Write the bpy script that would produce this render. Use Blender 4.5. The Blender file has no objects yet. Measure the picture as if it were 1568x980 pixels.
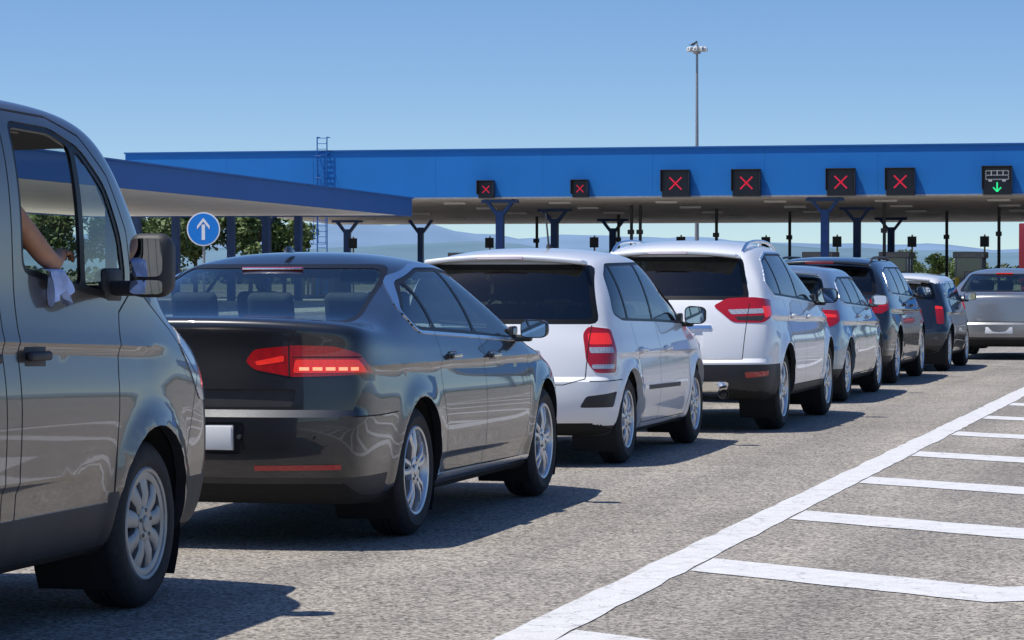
import bpy, bmesh, math, random, time
from mathutils import Vector, Matrix, noise
from mathutils.bvhtree import BVHTree
T0=time.time()
random.seed(4)
scene=bpy.context.scene
COL=scene.collection
# ---------------------------------------------------------------- materials
MATS={}
def mat(name,color=(.5,.5,.5),rough=.5,metal=0,coat=0,emit=None,es=0,spec=.5,noise_amt=0,nscale=8,bump=0,bscale=40,wave=0):
    if name in MATS: return MATS[name]
    m=bpy.data.materials.new(name); m.use_nodes=True
    nt=m.node_tree; b=nt.nodes['Principled BSDF']
    b.inputs['Base Color'].default_value=(*color,1)
    b.inputs['Roughness'].default_value=rough
    b.inputs['Metallic'].default_value=metal
    b.inputs['Coat Weight'].default_value=coat
    b.inputs['Coat Roughness'].default_value=.03
    b.inputs['Specular IOR Level'].default_value=spec
    if emit:
        b.inputs['Emission Color'].default_value=(*emit,1); b.inputs['Emission Strength'].default_value=es
    tc=nt.nodes.new('ShaderNodeTexCoord')
    if noise_amt>0:
        n=nt.nodes.new('ShaderNodeTexNoise'); n.inputs['Scale'].default_value=nscale; n.inputs['Detail'].default_value=6
        nt.links.new(tc.outputs['Object'],n.inputs['Vector'])
        mr=nt.nodes.new('ShaderNodeMapRange'); mr.inputs[1].default_value=.3; mr.inputs[2].default_value=.7
        mr.inputs[3].default_value=1-noise_amt; mr.inputs[4].default_value=1+noise_amt
        nt.links.new(n.outputs['Fac'],mr.inputs[0])
        mx=nt.nodes.new('ShaderNodeMix'); mx.data_type='RGBA'; mx.blend_type='MULTIPLY'; mx.inputs[0].default_value=1
        mx.inputs[6].default_value=(*color,1); nt.links.new(mr.outputs[0],mx.inputs[7])
        nt.links.new(mx.outputs[2],b.inputs['Base Color'])
    if bump>0:
        n=nt.nodes.new('ShaderNodeTexNoise'); n.inputs['Scale'].default_value=bscale; n.inputs['Detail'].default_value=4
        nt.links.new(tc.outputs['Object'],n.inputs['Vector'])
        bp=nt.nodes.new('ShaderNodeBump'); bp.inputs['Strength'].default_value=bump; bp.inputs['Distance'].default_value=.02
        nt.links.new(n.outputs['Fac'],bp.inputs['Height']); nt.links.new(bp.outputs[0],b.inputs['Normal'])
    if wave>0:   # moulded prism texture of a lamp lens (under the smooth clear coat)
        n=nt.nodes.new('ShaderNodeTexVoronoi'); n.inputs['Scale'].default_value=wave; n.inputs['Randomness'].default_value=.3
        nt.links.new(tc.outputs['Object'],n.inputs['Vector'])
        r=nt.nodes.new('ShaderNodeMapRange'); r.inputs[1].default_value=0; r.inputs[2].default_value=.6; r.inputs[3].default_value=1.15; r.inputs[4].default_value=.7
        nt.links.new(n.outputs['Distance'],r.inputs[0])
        mx=nt.nodes.new('ShaderNodeMix'); mx.data_type='RGBA'; mx.blend_type='MULTIPLY'; mx.inputs[0].default_value=1
        mx.inputs[6].default_value=(*color,1); nt.links.new(r.outputs[0],mx.inputs[7]); nt.links.new(mx.outputs[2],b.inputs['Base Color'])
    MATS[name]=m; return m
def paint(name,color,metal=.0,rough=.35,dust=.3):
    m=mat(name,color,rough,metal,1.0)
    nt=m.node_tree;b=nt.nodes['Principled BSDF']
    tc=nt.nodes.new('ShaderNodeTexCoord')
    n=nt.nodes.new('ShaderNodeTexNoise'); n.inputs['Scale'].default_value=3; n.inputs['Detail'].default_value=8
    nt.links.new(tc.outputs['Object'],n.inputs['Vector'])
    sep=nt.nodes.new('ShaderNodeSeparateXYZ'); nt.links.new(tc.outputs['Object'],sep.inputs[0])
    mr=nt.nodes.new('ShaderNodeMapRange'); mr.inputs[1].default_value=.7; mr.inputs[2].default_value=.15; mr.inputs[3].default_value=0; mr.inputs[4].default_value=dust
    nt.links.new(sep.outputs[2],mr.inputs[0])
    mu=nt.nodes.new('ShaderNodeMath'); mu.operation='MULTIPLY'; nt.links.new(mr.outputs[0],mu.inputs[0]); nt.links.new(n.outputs['Fac'],mu.inputs[1])
    mx=nt.nodes.new('ShaderNodeMix'); mx.data_type='RGBA'; nt.links.new(mu.outputs[0],mx.inputs[0])
    mx.inputs[6].default_value=(*color,1); mx.inputs[7].default_value=(.22,.2,.17,1)
    nt.links.new(mx.outputs[2],b.inputs['Base Color'])
    m2=nt.nodes.new('ShaderNodeMapRange'); m2.inputs[3].default_value=.0; m2.inputs[4].default_value=.04
    nt.links.new(n.outputs['Fac'],m2.inputs[0]); nt.links.new(m2.outputs[0],b.inputs['Coat Roughness'])
    return m
def glass(name,tint,k=1.0):
    # thin pane: tinted see-through + mirror reflection, Schlick on |N.I| so it is the same from both faces
    m=bpy.data.materials.new(name); m.use_nodes=True; nt=m.node_tree
    for n in list(nt.nodes): nt.nodes.remove(n)
    o=nt.nodes.new('ShaderNodeOutputMaterial'); t=nt.nodes.new('ShaderNodeBsdfTransparent'); g=nt.nodes.new('ShaderNodeBsdfGlossy')
    t.inputs[0].default_value=(*tint,1); g.inputs[0].default_value=(1,1,1,1); g.inputs['Roughness'].default_value=.006
    ge=nt.nodes.new('ShaderNodeNewGeometry');dp=nt.nodes.new('ShaderNodeVectorMath');dp.operation='DOT_PRODUCT'
    nt.links.new(ge.outputs['Incoming'],dp.inputs[0]);nt.links.new(ge.outputs['Normal'],dp.inputs[1])
    def M(op,a,b_=None,c_=None,cl=False):
        x=nt.nodes.new('ShaderNodeMath');x.operation=op;x.use_clamp=cl
        for i,q in enumerate((a,b_,c_)):
            if q is None: continue
            if isinstance(q,(int,float)): x.inputs[i].default_value=q
            else: nt.links.new(q,x.inputs[i])
        return x.outputs[0]
    a=M('ABSOLUTE',dp.outputs['Value']);a=M('SUBTRACT',1,a,cl=True);a=M('POWER',a,5);a=M('MULTIPLY_ADD',a,.92*k,.07,True)
    mx=nt.nodes.new('ShaderNodeMixShader');nt.links.new(a,mx.inputs[0])
    nt.links.new(t.outputs[0],mx.inputs[1]); nt.links.new(g.outputs[0],mx.inputs[2]); nt.links.new(mx.outputs[0],o.inputs[0])
    return m
G_LIGHT=glass('glass_clear',(.76,.83,.80)); G_DARK=glass('glass_privacy',(.08,.09,.09)); G_MID=glass('glass_tinted',(.52,.62,.60))
BLACK=mat('black_trim',(.010,.010,.011),.4,0,0,spec=.3)
PLASTIC=mat('dark_plastic',(.030,.030,.032),.55,noise_amt=.2,bump=.1,bscale=300)
CHROME=mat('chrome',(.86,.87,.88),.22,1)
RED=mat('red_lens',(.52,.006,.010),.2,0,1,wave=130)
REDLIT=mat('red_lens_lit',(.80,.02,.015),.25,0,1,(1,.04,.02),.35,wave=110)
LED=mat('led_brake',(1,.3,.2),.3,0,0,(1,.25,.12),1.5)
LENS=mat('clear_lens',(.62,.63,.66),.15,.3,1,wave=60)
UNDER=mat('underbody',(.010,.010,.010),.9)
GAP=mat('panel_gap',(.005,.005,.005),.8)
INT=mat('interior_trim',(.05,.051,.053),.8,noise_amt=.2)
SEAT=mat('seat_fabric',(.09,.094,.10),.9,noise_amt=.2,nscale=20)
ORANGE=mat('amber_lens',(.8,.25,.02),.2,0,1)
TYRE=mat('tyre_rubber',(.018,.018,.019),.75,noise_amt=.3,nscale=30,bump=.2,bscale=120)
ALLOY=mat('alloy',(.62,.63,.64),.3,.8,noise_amt=.1)
HUB=mat('hubcap_silver',(.36,.36,.35),.4,.5,noise_amt=.15)
DISC=mat('brake_disc',(.12,.11,.10),.45,.8)
WHITEP=mat('plate_white',(.75,.76,.76),.35)
MIRR=mat('mirror_glass',(.55,.60,.64),.02,1)
# ---------------------------------------------------------------- mesh helpers
def obj_bm(bm,name,mats,parent=None,ang=35,smooth=True,loc=None):
    me=bpy.data.meshes.new(name); bm.to_mesh(me); bm.free()
    for m in mats: me.materials.append(m)
    if smooth:
        for p in me.polygons: p.use_smooth=True
        me.set_sharp_from_angle(angle=math.radians(ang))
    o=bpy.data.objects.new(name,me); COL.objects.link(o)
    if parent: o.parent=parent
    if loc: o.location=loc
    return o
def empty(name,loc=(0,0,0),rz=0):
    e=bpy.data.objects.new(name,None); COL.objects.link(e); e.location=loc; e.rotation_euler=(0,0,rz); e.empty_display_size=.3
    return e
def box(bm,c,s,rot=None,bev=0,mi=0,seg=2,taper=None):
    ret=bmesh.ops.create_cube(bm,size=1)
    vs=ret['verts']
    for v in vs:
        if taper and v.co.z>0: v.co.x*=taper[0]; v.co.y*=taper[1]
        v.co=Vector((v.co.x*s[0],v.co.y*s[1],v.co.z*s[2]))
    es=list({e for v in vs for e in v.link_edges}); fs=list({f for v in vs for f in v.link_faces})
    if bev>0:
        r=bmesh.ops.bevel(bm,geom=es,offset=bev,segments=seg,affect='EDGES',profile=.5)
        fs=list({f for f in r['faces']}|{f for f in fs if f.is_valid}); vs=list({v for f in fs for v in f.verts})
    M=Matrix.Translation(Vector(c))@((rot if rot else Matrix.Identity(3)).to_4x4())
    for v in vs: v.co=M@v.co
    for f in fs: f.material_index=mi
    return fs
def cyl(bm,p0,p1,r0,r1=None,seg=12,mi=0,caps=True):
    p0=Vector(p0);p1=Vector(p1); r1=r0 if r1 is None else r1
    d=(p1-p0); q=d.to_track_quat('Z','Y').to_matrix()
    a=[bm.verts.new(p0+q@Vector((r0*math.cos(t),r0*math.sin(t),0))) for t in [2*math.pi*i/seg for i in range(seg)]]
    b=[bm.verts.new(p1+q@Vector((r1*math.cos(t),r1*math.sin(t),0))) for t in [2*math.pi*i/seg for i in range(seg)]]
    for i in range(seg):
        f=bm.faces.new((a[i],a[(i+1)%seg],b[(i+1)%seg],b[i])); f.material_index=mi
    if caps:
        f=bm.faces.new(a[::-1]); f.material_index=mi; f=bm.faces.new(b); f.material_index=mi
def tube(bm,pts,r,seg=8,mi=0):
    for i in range(len(pts)-1): cyl(bm,pts[i],pts[i+1],r,r,seg,mi)
def lathe(bm,prof,seg=40,mi=0):
    rings=[]
    for x,r in prof:
        rings.append([bm.verts.new((x,r*math.cos(2*math.pi*i/seg),r*math.sin(2*math.pi*i/seg))) for i in range(seg)])
    for k in range(len(rings)-1):
        for i in range(seg):
            f=bm.faces.new((rings[k][i],rings[k][(i+1)%seg],rings[k+1][(i+1)%seg],rings[k+1][i])); f.material_index=mi
# ---------------------------------------------------------------- polygon helpers
def rnd(poly,r,n=3):
    out=[];N=len(poly)
    for i in range(N):
        p=Vector(poly[i]);a=Vector(poly[i-1]);b=Vector(poly[(i+1)%N])
        da=a-p;db=b-p;t=min(r,da.length*.45,db.length*.45)
        p0=p+da.normalized()*t;p1=p+db.normalized()*t
        for k in range(n+1):
            s=k/n; q=(1-s)**2*p0+2*s*(1-s)*p+s*s*p1; out.append((q.x,q.y))
    return out
def area(p): return .5*sum(p[i-1][0]*p[i][1]-p[i][0]*p[i-1][1] for i in range(len(p)))
def inset(poly,d):
    s=1 if area(poly)>0 else -1; N=len(poly);out=[]
    for i in range(N):
        p=Vector(poly[i]);a=Vector(poly[i-1]);b=Vector(poly[(i+1)%N])
        e1=(p-a).normalized();e2=(b-p).normalized()
        n1=Vector((-e1.y,e1.x))*s;n2=Vector((-e2.y,e2.x))*s
        m=n1+n2
        if m.length<1e-6: m=n1
        m=m/max(.4,(m.length_squared/2)) 
        q=p+m*d; out.append((q.x,q.y))
    return out
def clip(poly,lo,hi):
    def half(P,x0,sgn):
        out=[]
        for i in range(len(P)):
            a=P[i-1];b=P[i];da=(a[0]-x0)*sgn;db=(b[0]-x0)*sgn
            if (da>=0)!=(db>=0):
                t=da/(da-db); out.append((a[0]+t*(b[0]-a[0]),a[1]+t*(b[1]-a[1])))
            if db>=0: out.append(b)
        return out
    return half(half(poly,lo,1),hi,-1)
def inside(p,poly):
    x,y=p;c=False;j=len(poly)-1
    for i in range(len(poly)):
        xi,yi=poly[i];xj,yj=poly[j]
        if (yi>y)!=(yj>y) and x<(xj-xi)*(y-yi)/(yj-yi)+xi: c=not c
        j=i
    return c
# ---------------------------------------------------------------- car body
class Body:
    def __init__(s,sp):
        s.sp=sp; s.L=sp['L'];s.hw=sp['hw'];s.H=sp['H']
        S=[-1,-.86,-.48,0,.48,.86,1]
        st=sp['st'];n=len(st);jr,jf=sp['gr'];roof=sp['roof']
        tw=sp.get('tw',[.90,.965,1.0,.995,.95]); fk=sp.get('fk',[0,.12,.45,.8,1])
        ry=sp.get('ry',[.05,0,0,.03,.05]); fy=sp.get('fy',[.10,.02,0,.05,.12])
        cr=sp.get('cr',.16);cf=sp.get('cf',.3); g5=sp.get('g5',.885);g6=sp.get('g6',.70)
        crg=sp.get('crg',.08);cfg=sp.get('cfg',.2); crown=sp.get('crown',.06);edge=sp.get('edge',.09)
        er=sp.get('er',[1,.8,.3])+[0]*n; ef=[1,.85,.45,.15]+[0]*n
        def node(j,i,k):
            sx=S[i];a=abs(sx)
            y,pl,zb,zt=st[j]
            if k<=4:
                yy=y+er[j]*(ry[k]+cr*a**3)-ef[n-1-j]*(fy[k]+cf*a**3)
                z=zb+fk[k]*(zt-zb)
                if k==4: z-=crown*a**3
                if j==jf: yy-=cfg*a*a*.7
                return Vector((sx*s.hw*pl*tw[k],yy,z))
            yr,zr=roof[j-jr]
            b=node(j,i,4)
            yy=yr+(crg*a*a if j==jr else (crg*a*a*.5 if j==jr+1 else 0))-(cfg*a*a if j==jf else (cfg*a*a*.5 if j==jf-1 else 0))
            z=zr-(edge*(a**4))
            t=Vector((sx*s.hw*g6*(.5+.5*pl),yy,z))
            if k==6: return t
            m=b.lerp(t,.5); m.x=sx*s.hw*g5*(.4+.6*pl)
            return m
        occ=set()
        for j in range(n-1):
            for i in range(6):
                for k in range(4): occ.add((j,i,k))
                if jr<=j<jf:
                    occ.add((j,i,4));occ.add((j,i,5))
        bm=bmesh.new();vd={}
        def V(j,i,k):
            if (j,i,k) not in vd: vd[(j,i,k)]=bm.verts.new(node(j,i,k))
            return vd[(j,i,k)]
        for (j,i,k) in sorted(occ):
            if (j-1,i,k) not in occ: bm.faces.new((V(j,i,k),V(j,i+1,k),V(j,i+1,k+1),V(j,i,k+1)))
            if (j+1,i,k) not in occ: bm.faces.new((V(j+1,i+1,k),V(j+1,i,k),V(j+1,i,k+1),V(j+1,i+1,k+1)))
            if (j,i-1,k) not in occ: bm.faces.new((V(j+1,i,k),V(j,i,k),V(j,i,k+1),V(j+1,i,k+1)))
            if (j,i+1,k) not in occ: bm.faces.new((V(j,i+1,k),V(j+1,i+1,k),V(j+1,i+1,k+1),V(j,i+1,k+1)))
            if (j,i,k-1) not in occ: bm.faces.new((V(j,i,k),V(j+1,i,k),V(j+1,i+1,k),V(j,i+1,k)))
            if (j,i,k+1) not in occ: bm.faces.new((V(j,i,k+1),V(j,i+1,k+1),V(j+1,i+1,k+1),V(j+1,i,k+1)))
        me=bpy.data.meshes.new('cage');bm.to_mesh(me);bm.free()
        o=bpy.data.objects.new('cage',me);COL.objects.link(o)
        lv=sp.get('lv',3)
        md=o.modifiers.new('s','SUBSURF');md.levels=lv;md.render_levels=lv
        bpy.context.view_layer.update()
        dg=bpy.context.evaluated_depsgraph_get();ev=o.evaluated_get(dg);m2=ev.to_mesh()
        s.bm=bm=bmesh.new();bm.from_mesh(m2);ev.to_mesh_clear();bpy.data.objects.remove(o)
        xs=max(v.co.x for v in bm.verts);y0=min(v.co.y for v in bm.verts);y1=max(v.co.y for v in bm.verts)
        z0=min(v.co.z for v in bm.verts);z1=max(v.co.z for v in bm.verts);zb=min(q[2] for q in st)
        for v in bm.verts:
            v.co=Vector((v.co.x*s.hw/xs,(v.co.y-y0)/(y1-y0)*s.L,zb+(v.co.z-z0)/(z1-z0)*(s.H-zb)))
        bm.normal_update()
        for (zs,amt) in sp.get('shelf',[]):
            for dz in(-.012,.0,.035):
                fs=[f for f in bm.faces if f.calc_center_median().y<.55 and abs(f.calc_center_median().z-zs)<.15]
                geom=fs+list({e for f in fs for e in f.edges})+list({v for f in fs for v in f.verts})
                bmesh.ops.bisect_plane(bm,geom=geom,dist=1e-4,plane_co=(0,0,zs+dz),plane_no=(0,0,1))
            for v in bm.verts:
                if v.co.y<.5:
                    t=min(1,max(0,(v.co.z-zs)/.035))
                    v.co.y+=amt*t*(1-v.co.y/.5)
        for (za,zb_,amp,ya,yb) in sp.get('creases',[]):
            for dz in (.004,-.012,-.04):
                fs=[f for f in bm.faces if abs(f.normal.x)>.4 and ya<f.calc_center_median().y<yb]
                geom=list({e for f in fs for e in f.edges})+list({v for f in fs for v in f.verts})+fs
                nn=Vector((0,-(zb_-za)/s.L,1)).normalized()
                bmesh.ops.bisect_plane(bm,geom=geom,dist=1e-4,plane_co=(0,0,za+dz),plane_no=nn)
            for v in bm.verts:
                if abs(v.co.x)<.7*s.hw: continue
                d=(za+(zb_-za)*v.co.y/s.L)-v.co.z
                w=min(1,max(0,(v.co.y-ya)/.3))*min(1,max(0,(yb-v.co.y)/.3))
                if d>-.002: v.co.x-=math.copysign(amp*w*math.exp(-(max(0,d-.02)/.13)**2)*min(1,max(0,d/.035)),v.co.x)
                elif d>-.1: v.co.x+=math.copysign(amp*.35*w*math.exp(-(d/.03)**2),v.co.x)
        R=sp['aR'];s.arches=[(sp['wy'][0],sp['wr']),(sp['wy'][1],sp['wr'])]
        fl=sp.get('flare',.016)
        for v in bm.verts:
            if abs(v.co.x)<.6*s.hw: continue
            for (cy,cz) in s.arches:
                r=math.hypot(v.co.y-cy,v.co.z-cz)
                v.co.x+=math.copysign(fl*math.exp(-((r-R)/.06)**2),v.co.x)
        bm.normal_update()
    VW={'side':((0,1,0),None),'rear':((1,0,0),(0,-1,0)),'front':((1,0,0),(0,1,0)),
        'dr':((.7071,.7071,0),(.7071,-.7071,0)),'dl':((-.7071,.7071,0),(-.7071,-.7071,0)),
        'fr':((.7071,-.7071,0),(.7071,.7071,0)),'fl':((-.7071,-.7071,0),(-.7071,.7071,0))}
    def region(s,view,polys,mi,thr=.2,push=0,delete=False,cond=None,only=None):
        if not isinstance(polys[0][0],(tuple,list)): polys=[polys]
        bm=s.bm;U,D=s.VW[view];U=Vector(U);Vv=Vector((0,0,1))
        off=.7071*s.L if view in('fr','fl') else 0
        D=Vector(D) if D else None
        us=[p[0] for P in polys for p in P];vs_=[p[1] for P in polys for p in P]
        mg=.09 if s.sp.get('lv',3)>2 else .16
        u0,u1,v0,v1=min(us)-mg,max(us)+mg,min(vs_)-mg,max(vs_)+mg
        cand=set()
        for f in bm.faces:
            c=f.calc_center_median()
            v=c.z
            if v<v0 or v>v1: continue
            u=c.dot(U)+off
            if u<u0 or u>u1: continue
            if cond:
                if not cond(f.normal,c): continue
            elif D is None:
                if abs(f.normal.x)<thr: continue
            elif f.normal.dot(D)<thr: continue
            if view=='rear' and c.y>s.L*.5: continue
            if view=='front' and c.y<s.L*.5: continue
            cand.add(f)
        allsel=[]
        for poly in polys:
            N=len(poly)
            for i in range(N):
                a=poly[i];b=poly[(i+1)%N];du=b[0]-a[0];dv=b[1]-a[1]
                ln=math.hypot(du,dv)
                if ln<1e-5: continue
                bu0,bu1,bv0,bv1=min(a[0],b[0])-4e-4,max(a[0],b[0])+4e-4,min(a[1],b[1])-4e-4,max(a[1],b[1])+4e-4
                nu,nv=-dv/ln,du/ln
                sub=[]
                for f in cand:
                    q=[(w.co.dot(U)+off,w.co.z) for w in f.verts]
                    if max(t[0] for t in q)<bu0 or min(t[0] for t in q)>bu1 or max(t[1] for t in q)<bv0 or min(t[1] for t in q)>bv1: continue
                    ds=[(t[0]-a[0])*nu+(t[1]-a[1])*nv for t in q]
                    if min(ds)<-2e-5 and max(ds)>2e-5: sub.append(f)
                if not sub: continue
                geom=sub+list({e for f in sub for e in f.edges})+list({w for f in sub for w in f.verts})
                co=U*(a[0]-off)+Vv*a[1]
                r=bmesh.ops.bisect_plane(bm,geom=geom,dist=1e-5,plane_co=co,plane_no=U*nu+Vv*nv)
                for g in r['geom']:
                    if isinstance(g,bmesh.types.BMFace): g.normal_update(); cand.add(g)
            pu0,pu1=min(p[0] for p in poly),max(p[0] for p in poly);pv0,pv1=min(p[1] for p in poly),max(p[1] for p in poly)
            sel=[]
            for f in cand:
                c=f.calc_center_median();u=c.dot(U)+off;v=c.z
                if pu0<=u<=pu1 and pv0<=v<=pv1 and inside((u,v),poly):
                    if only is not None and f.material_index not in only: continue
                    sel.append(f)
            if delete:
                if sel:
                    for f in sel: cand.discard(f)
                    bmesh.ops.delete(bm,geom=sel,context='FACES')
                continue
            for f in sel: f.material_index=mi
            allsel+=sel
        if push and allsel:
            allsel=list(set(allsel))
            r=bmesh.ops.extrude_face_region(bm,geom=allsel)
            left=[f for f in allsel if f.is_valid and f not in r['geom']]
            if left: bmesh.ops.delete(bm,geom=left,context='FACES')
            nf=[g for g in r['geom'] if isinstance(g,bmesh.types.BMFace)]
            acc={}
            for f in nf:
                f.normal_update()
                for w in f.verts: acc[w]=acc.get(w,Vector())+f.normal*f.calc_area()
            for w,n_ in acc.items():
                if n_.length>0: w.co+=n_.normalized()*push
            bm.normal_update()
    def both(s,view,poly,mi,**k):
        s.region(view+'r' if view in('d','f') else view,poly,mi,**k)
        if view in('d','f'): s.region(view+'l',poly,mi,**k)
        else: s.region(view,[(-p[0],p[1]) for p in poly][::-1],mi,**k)
    def seam(s,view,pts,w=.007,mi=9,mirror=False,**k):
        def quads(P):
            out=[]
            for i in range(len(P)-1):
                a=Vector(P[i]);b=Vector(P[i+1]);d=(b-a).normalized();n=Vector((-d.y,d.x))*w/2
                e=d*w*.3
                out.append([tuple(a-n-e),tuple(b-n+e),tuple(b+n+e),tuple(a+n-e)])
            return out
        s.region(view,quads(pts),mi,**k)
        if mirror:
            if view=='dr': s.region('dl',quads(pts),mi,**k)
            elif view=='fr': s.region('fl',quads(pts),mi,**k)
            else: s.region(view,quads([(-p[0],p[1]) for p in pts]),mi,**k)
    def arches_cut(s,lip=3):
        bm=s.bm;R=s.sp['aR']
        for (cy,cz) in s.arches:
            P=[(cy+R*math.cos(t),cz+R*math.sin(t)) for t in [math.radians(-60+i*300/30) for i in range(31)]]
            s.region('side',P,0,delete=True,cond=lambda n,c:abs(c.x)>.66*s.hw)
            ed=[e for e in bm.edges if e.is_boundary and all(abs(math.hypot(v.co.y-cy,v.co.z-cz)-R)<.012 and abs(v.co.x)>.6*s.hw for v in e.verts)]
            if ed:
                r=bmesh.ops.extrude_edge_only(bm,edges=ed)
                for g in r['geom']:
                    if isinstance(g,bmesh.types.BMVert): g.co.x-=math.copysign(.045,g.co.x)
                    if isinstance(g,bmesh.types.BMFace): g.material_index=lip
        bm.normal_update()
    def hit(s,y,z,side=1):
        p=s.bvh.ray_cast(Vector((side*2,y,z)),Vector((-side,0,0)))
        return p[0].x if p[0] else side*s.hw
    def top(s,x,y):
        p=s.bvh.ray_cast(Vector((x,y,3)),Vector((0,0,-1)))
        return p[0].z if p[0] else s.H
    def finish(s,name,mats,loc,rz=0):
        bm=s.bm
        for f in bm.faces:
            if f.normal.z<-.6 and f.calc_center_median().z<.45 and f.material_index in(0,3,11): f.material_index=8
        s.bvh=BVHTree.FromBMesh(bm)
        root=empty(name,loc,rz); s.root=root
        bi=bm.copy()
        bmesh.ops.delete(bi,geom=[f for f in bi.faces if f.material_index in (1,8,13)],context='FACES')
        bi.normal_update()
        for v in bi.verts: v.co-=v.normal*.014
        for f in bi.faces: f.normal_flip(); f.material_index=1 if f.calc_center_median().z>s.H-.2 else 0
        obj_bm(bi,'inner_trim',[INT,mat('headliner',(.38,.37,.35),.9)],root)
        s.mats=mats
        obj_bm(bm,'body',mats,root,ang=28)
        w=bmesh.new();R=s.sp['aR']+.012
        for (cy,cz) in s.arches:
            for sg in(1,-1):
                N=20
                ts=[math.radians(-35+i*250/N) for i in range(N+1)]
                A=[w.verts.new((sg*(s.hw-.045),cy+R*math.cos(t),cz+R*math.sin(t))) for t in ts]
                B=[w.verts.new((sg*(s.hw-.36),cy+R*math.cos(t),cz+R*math.sin(t))) for t in ts]
                for i in range(N): w.faces.new((A[i],A[i+1],B[i+1],B[i]))
                w.faces.new(B)
        obj_bm(w,'wheel_wells',[UNDER],root)
        return root
WHEELS={}
def wheel_mesh(R,w,rim,style):
    key=(R,w,rim,style)
    if key in WHEELS: return WHEELS[key]
    bm=bmesh.new();h=w/2
    lathe(bm,[(-h+.01,rim-.01),(-h,rim+.02),(-h-.006,(R+rim)/2),(-h+.006,R-.03),(-h+.025,R-.008),(-h+.055,R),(-.02,R),(-.02,R-.008),(-.008,R-.008),(-.008,R),(.008,R),(.008,R-.008),(.02,R-.008),(.02,R),(h-.055,R),(h-.025,R-.008),(h-.006,R-.03),(h+.006,(R+rim)/2),(h,rim+.02),(h-.008,rim+.004)],48,0)
    mi=1
    lathe(bm,[(h-.008,rim+.006),(h-.002,rim-.002),(h-.006,rim-.014),(h-.02,rim-.02),(h-.05,rim-.03),(-h+.02,rim-.045)],48,mi)
    lathe(bm,[(-h+.02,rim-.045),(-h+.02,.02)],32,3)
    lathe(bm,[(.0,.14 if R<.36 else .16),(.012,.14 if R<.36 else .16),(.012,.03)],32,2)
    if style=='cap9': lathe(bm,[(h-.05,rim-.03),(h-.045,.05)],48,3)
    xo=h-.012
    def spoke(a,wi,wo,r0=.045,r1=None,dish=.02,skew=0):
        r1=r1 or rim-.012
        ca,sa=math.cos(a),math.sin(a)
        vs=[]
        for r,ww,x in((r0,wi,xo-.004),(.5*(r0+r1),(wi*.4+wo*.6)*.85,xo+dish*.4),(r1,wo,xo-.006)):
            for t,dx in((-1,-.035),(-1,-.008),(-.55,0),(.55,0),(1,-.008),(1,-.035)):
                o_=t*ww/2+skew*(r-r0)
                vs.append(bm.verts.new((x+dx,r*ca-o_*sa,r*sa+o_*ca)))
        for k in range(2):
            for i in range(5):
                f=bm.faces.new((vs[k*6+i],vs[(k+1)*6+i],vs[(k+1)*6+i+1],vs[k*6+i+1])); f.material_index=mi
    if style=='twin5':
        for i in range(5):
            a=2*math.pi*i/5+.3
            spoke(a+.12,.045,.034,skew=.08);spoke(a-.12,.045,.034,skew=-.08)
    elif style=='ten':
        for i in range(10): spoke(2*math.pi*i/10,.032,.05)
    elif style=='five':
        for i in range(5): spoke(2*math.pi*i/5+.2,.06,.085)
    elif style=='cap9':
        for i in range(9): spoke(2*math.pi*i/9+.1,.055,.085,r1=rim-.03)
        lathe(bm,[(xo-.03,rim-.005),(xo,rim-.012),(xo+.002,rim-.03),(xo-.004,rim-.045),(xo-.03,rim-.045)],48,mi)
    elif style=='seven':
        for i in range(7): spoke(2*math.pi*i/7,.06,.07)
    lathe(bm,[(xo-.03,.075),(xo+.001,.072),(xo+.006,.055),(xo+.002,.035),(xo+.008,.03),(xo+.012,.0005)],24,mi)
    for i in range(5):
        a=2*math.pi*i/5
        cyl(bm,(xo-.01,.055*math.cos(a),.055*math.sin(a)),(xo+.008,.055*math.cos(a),.055*math.sin(a)),.009,seg=6,mi=2)
    bmesh.ops.recalc_face_normals(bm,faces=bm.faces)
    me=bpy.data.meshes.new('wheel');bm.to_mesh(me);bm.free()
    for m in (TYRE,HUB if style=='cap9' else ALLOY,DISC,UNDER): me.materials.append(m)
    for p in me.polygons:p.use_smooth=True
    me.set_sharp_from_angle(angle=math.radians(35))
    WHEELS[key]=me;return me
def add_wheels(b,w,rim,style):
    R=b.sp['wr'];me=wheel_mesh(R,w,rim,style);k=0
    for cy in b.sp['wy']:
        for sg in(1,-1):
            o=bpy.data.objects.new('wheel_%d'%k,me);COL.objects.link(o);o.parent=b.root;k+=1
            o.location=(sg*(b.hw-.03-w/2),cy,R); o.rotation_euler=(random.uniform(0,6),0,0 if sg>0 else math.pi)
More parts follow.
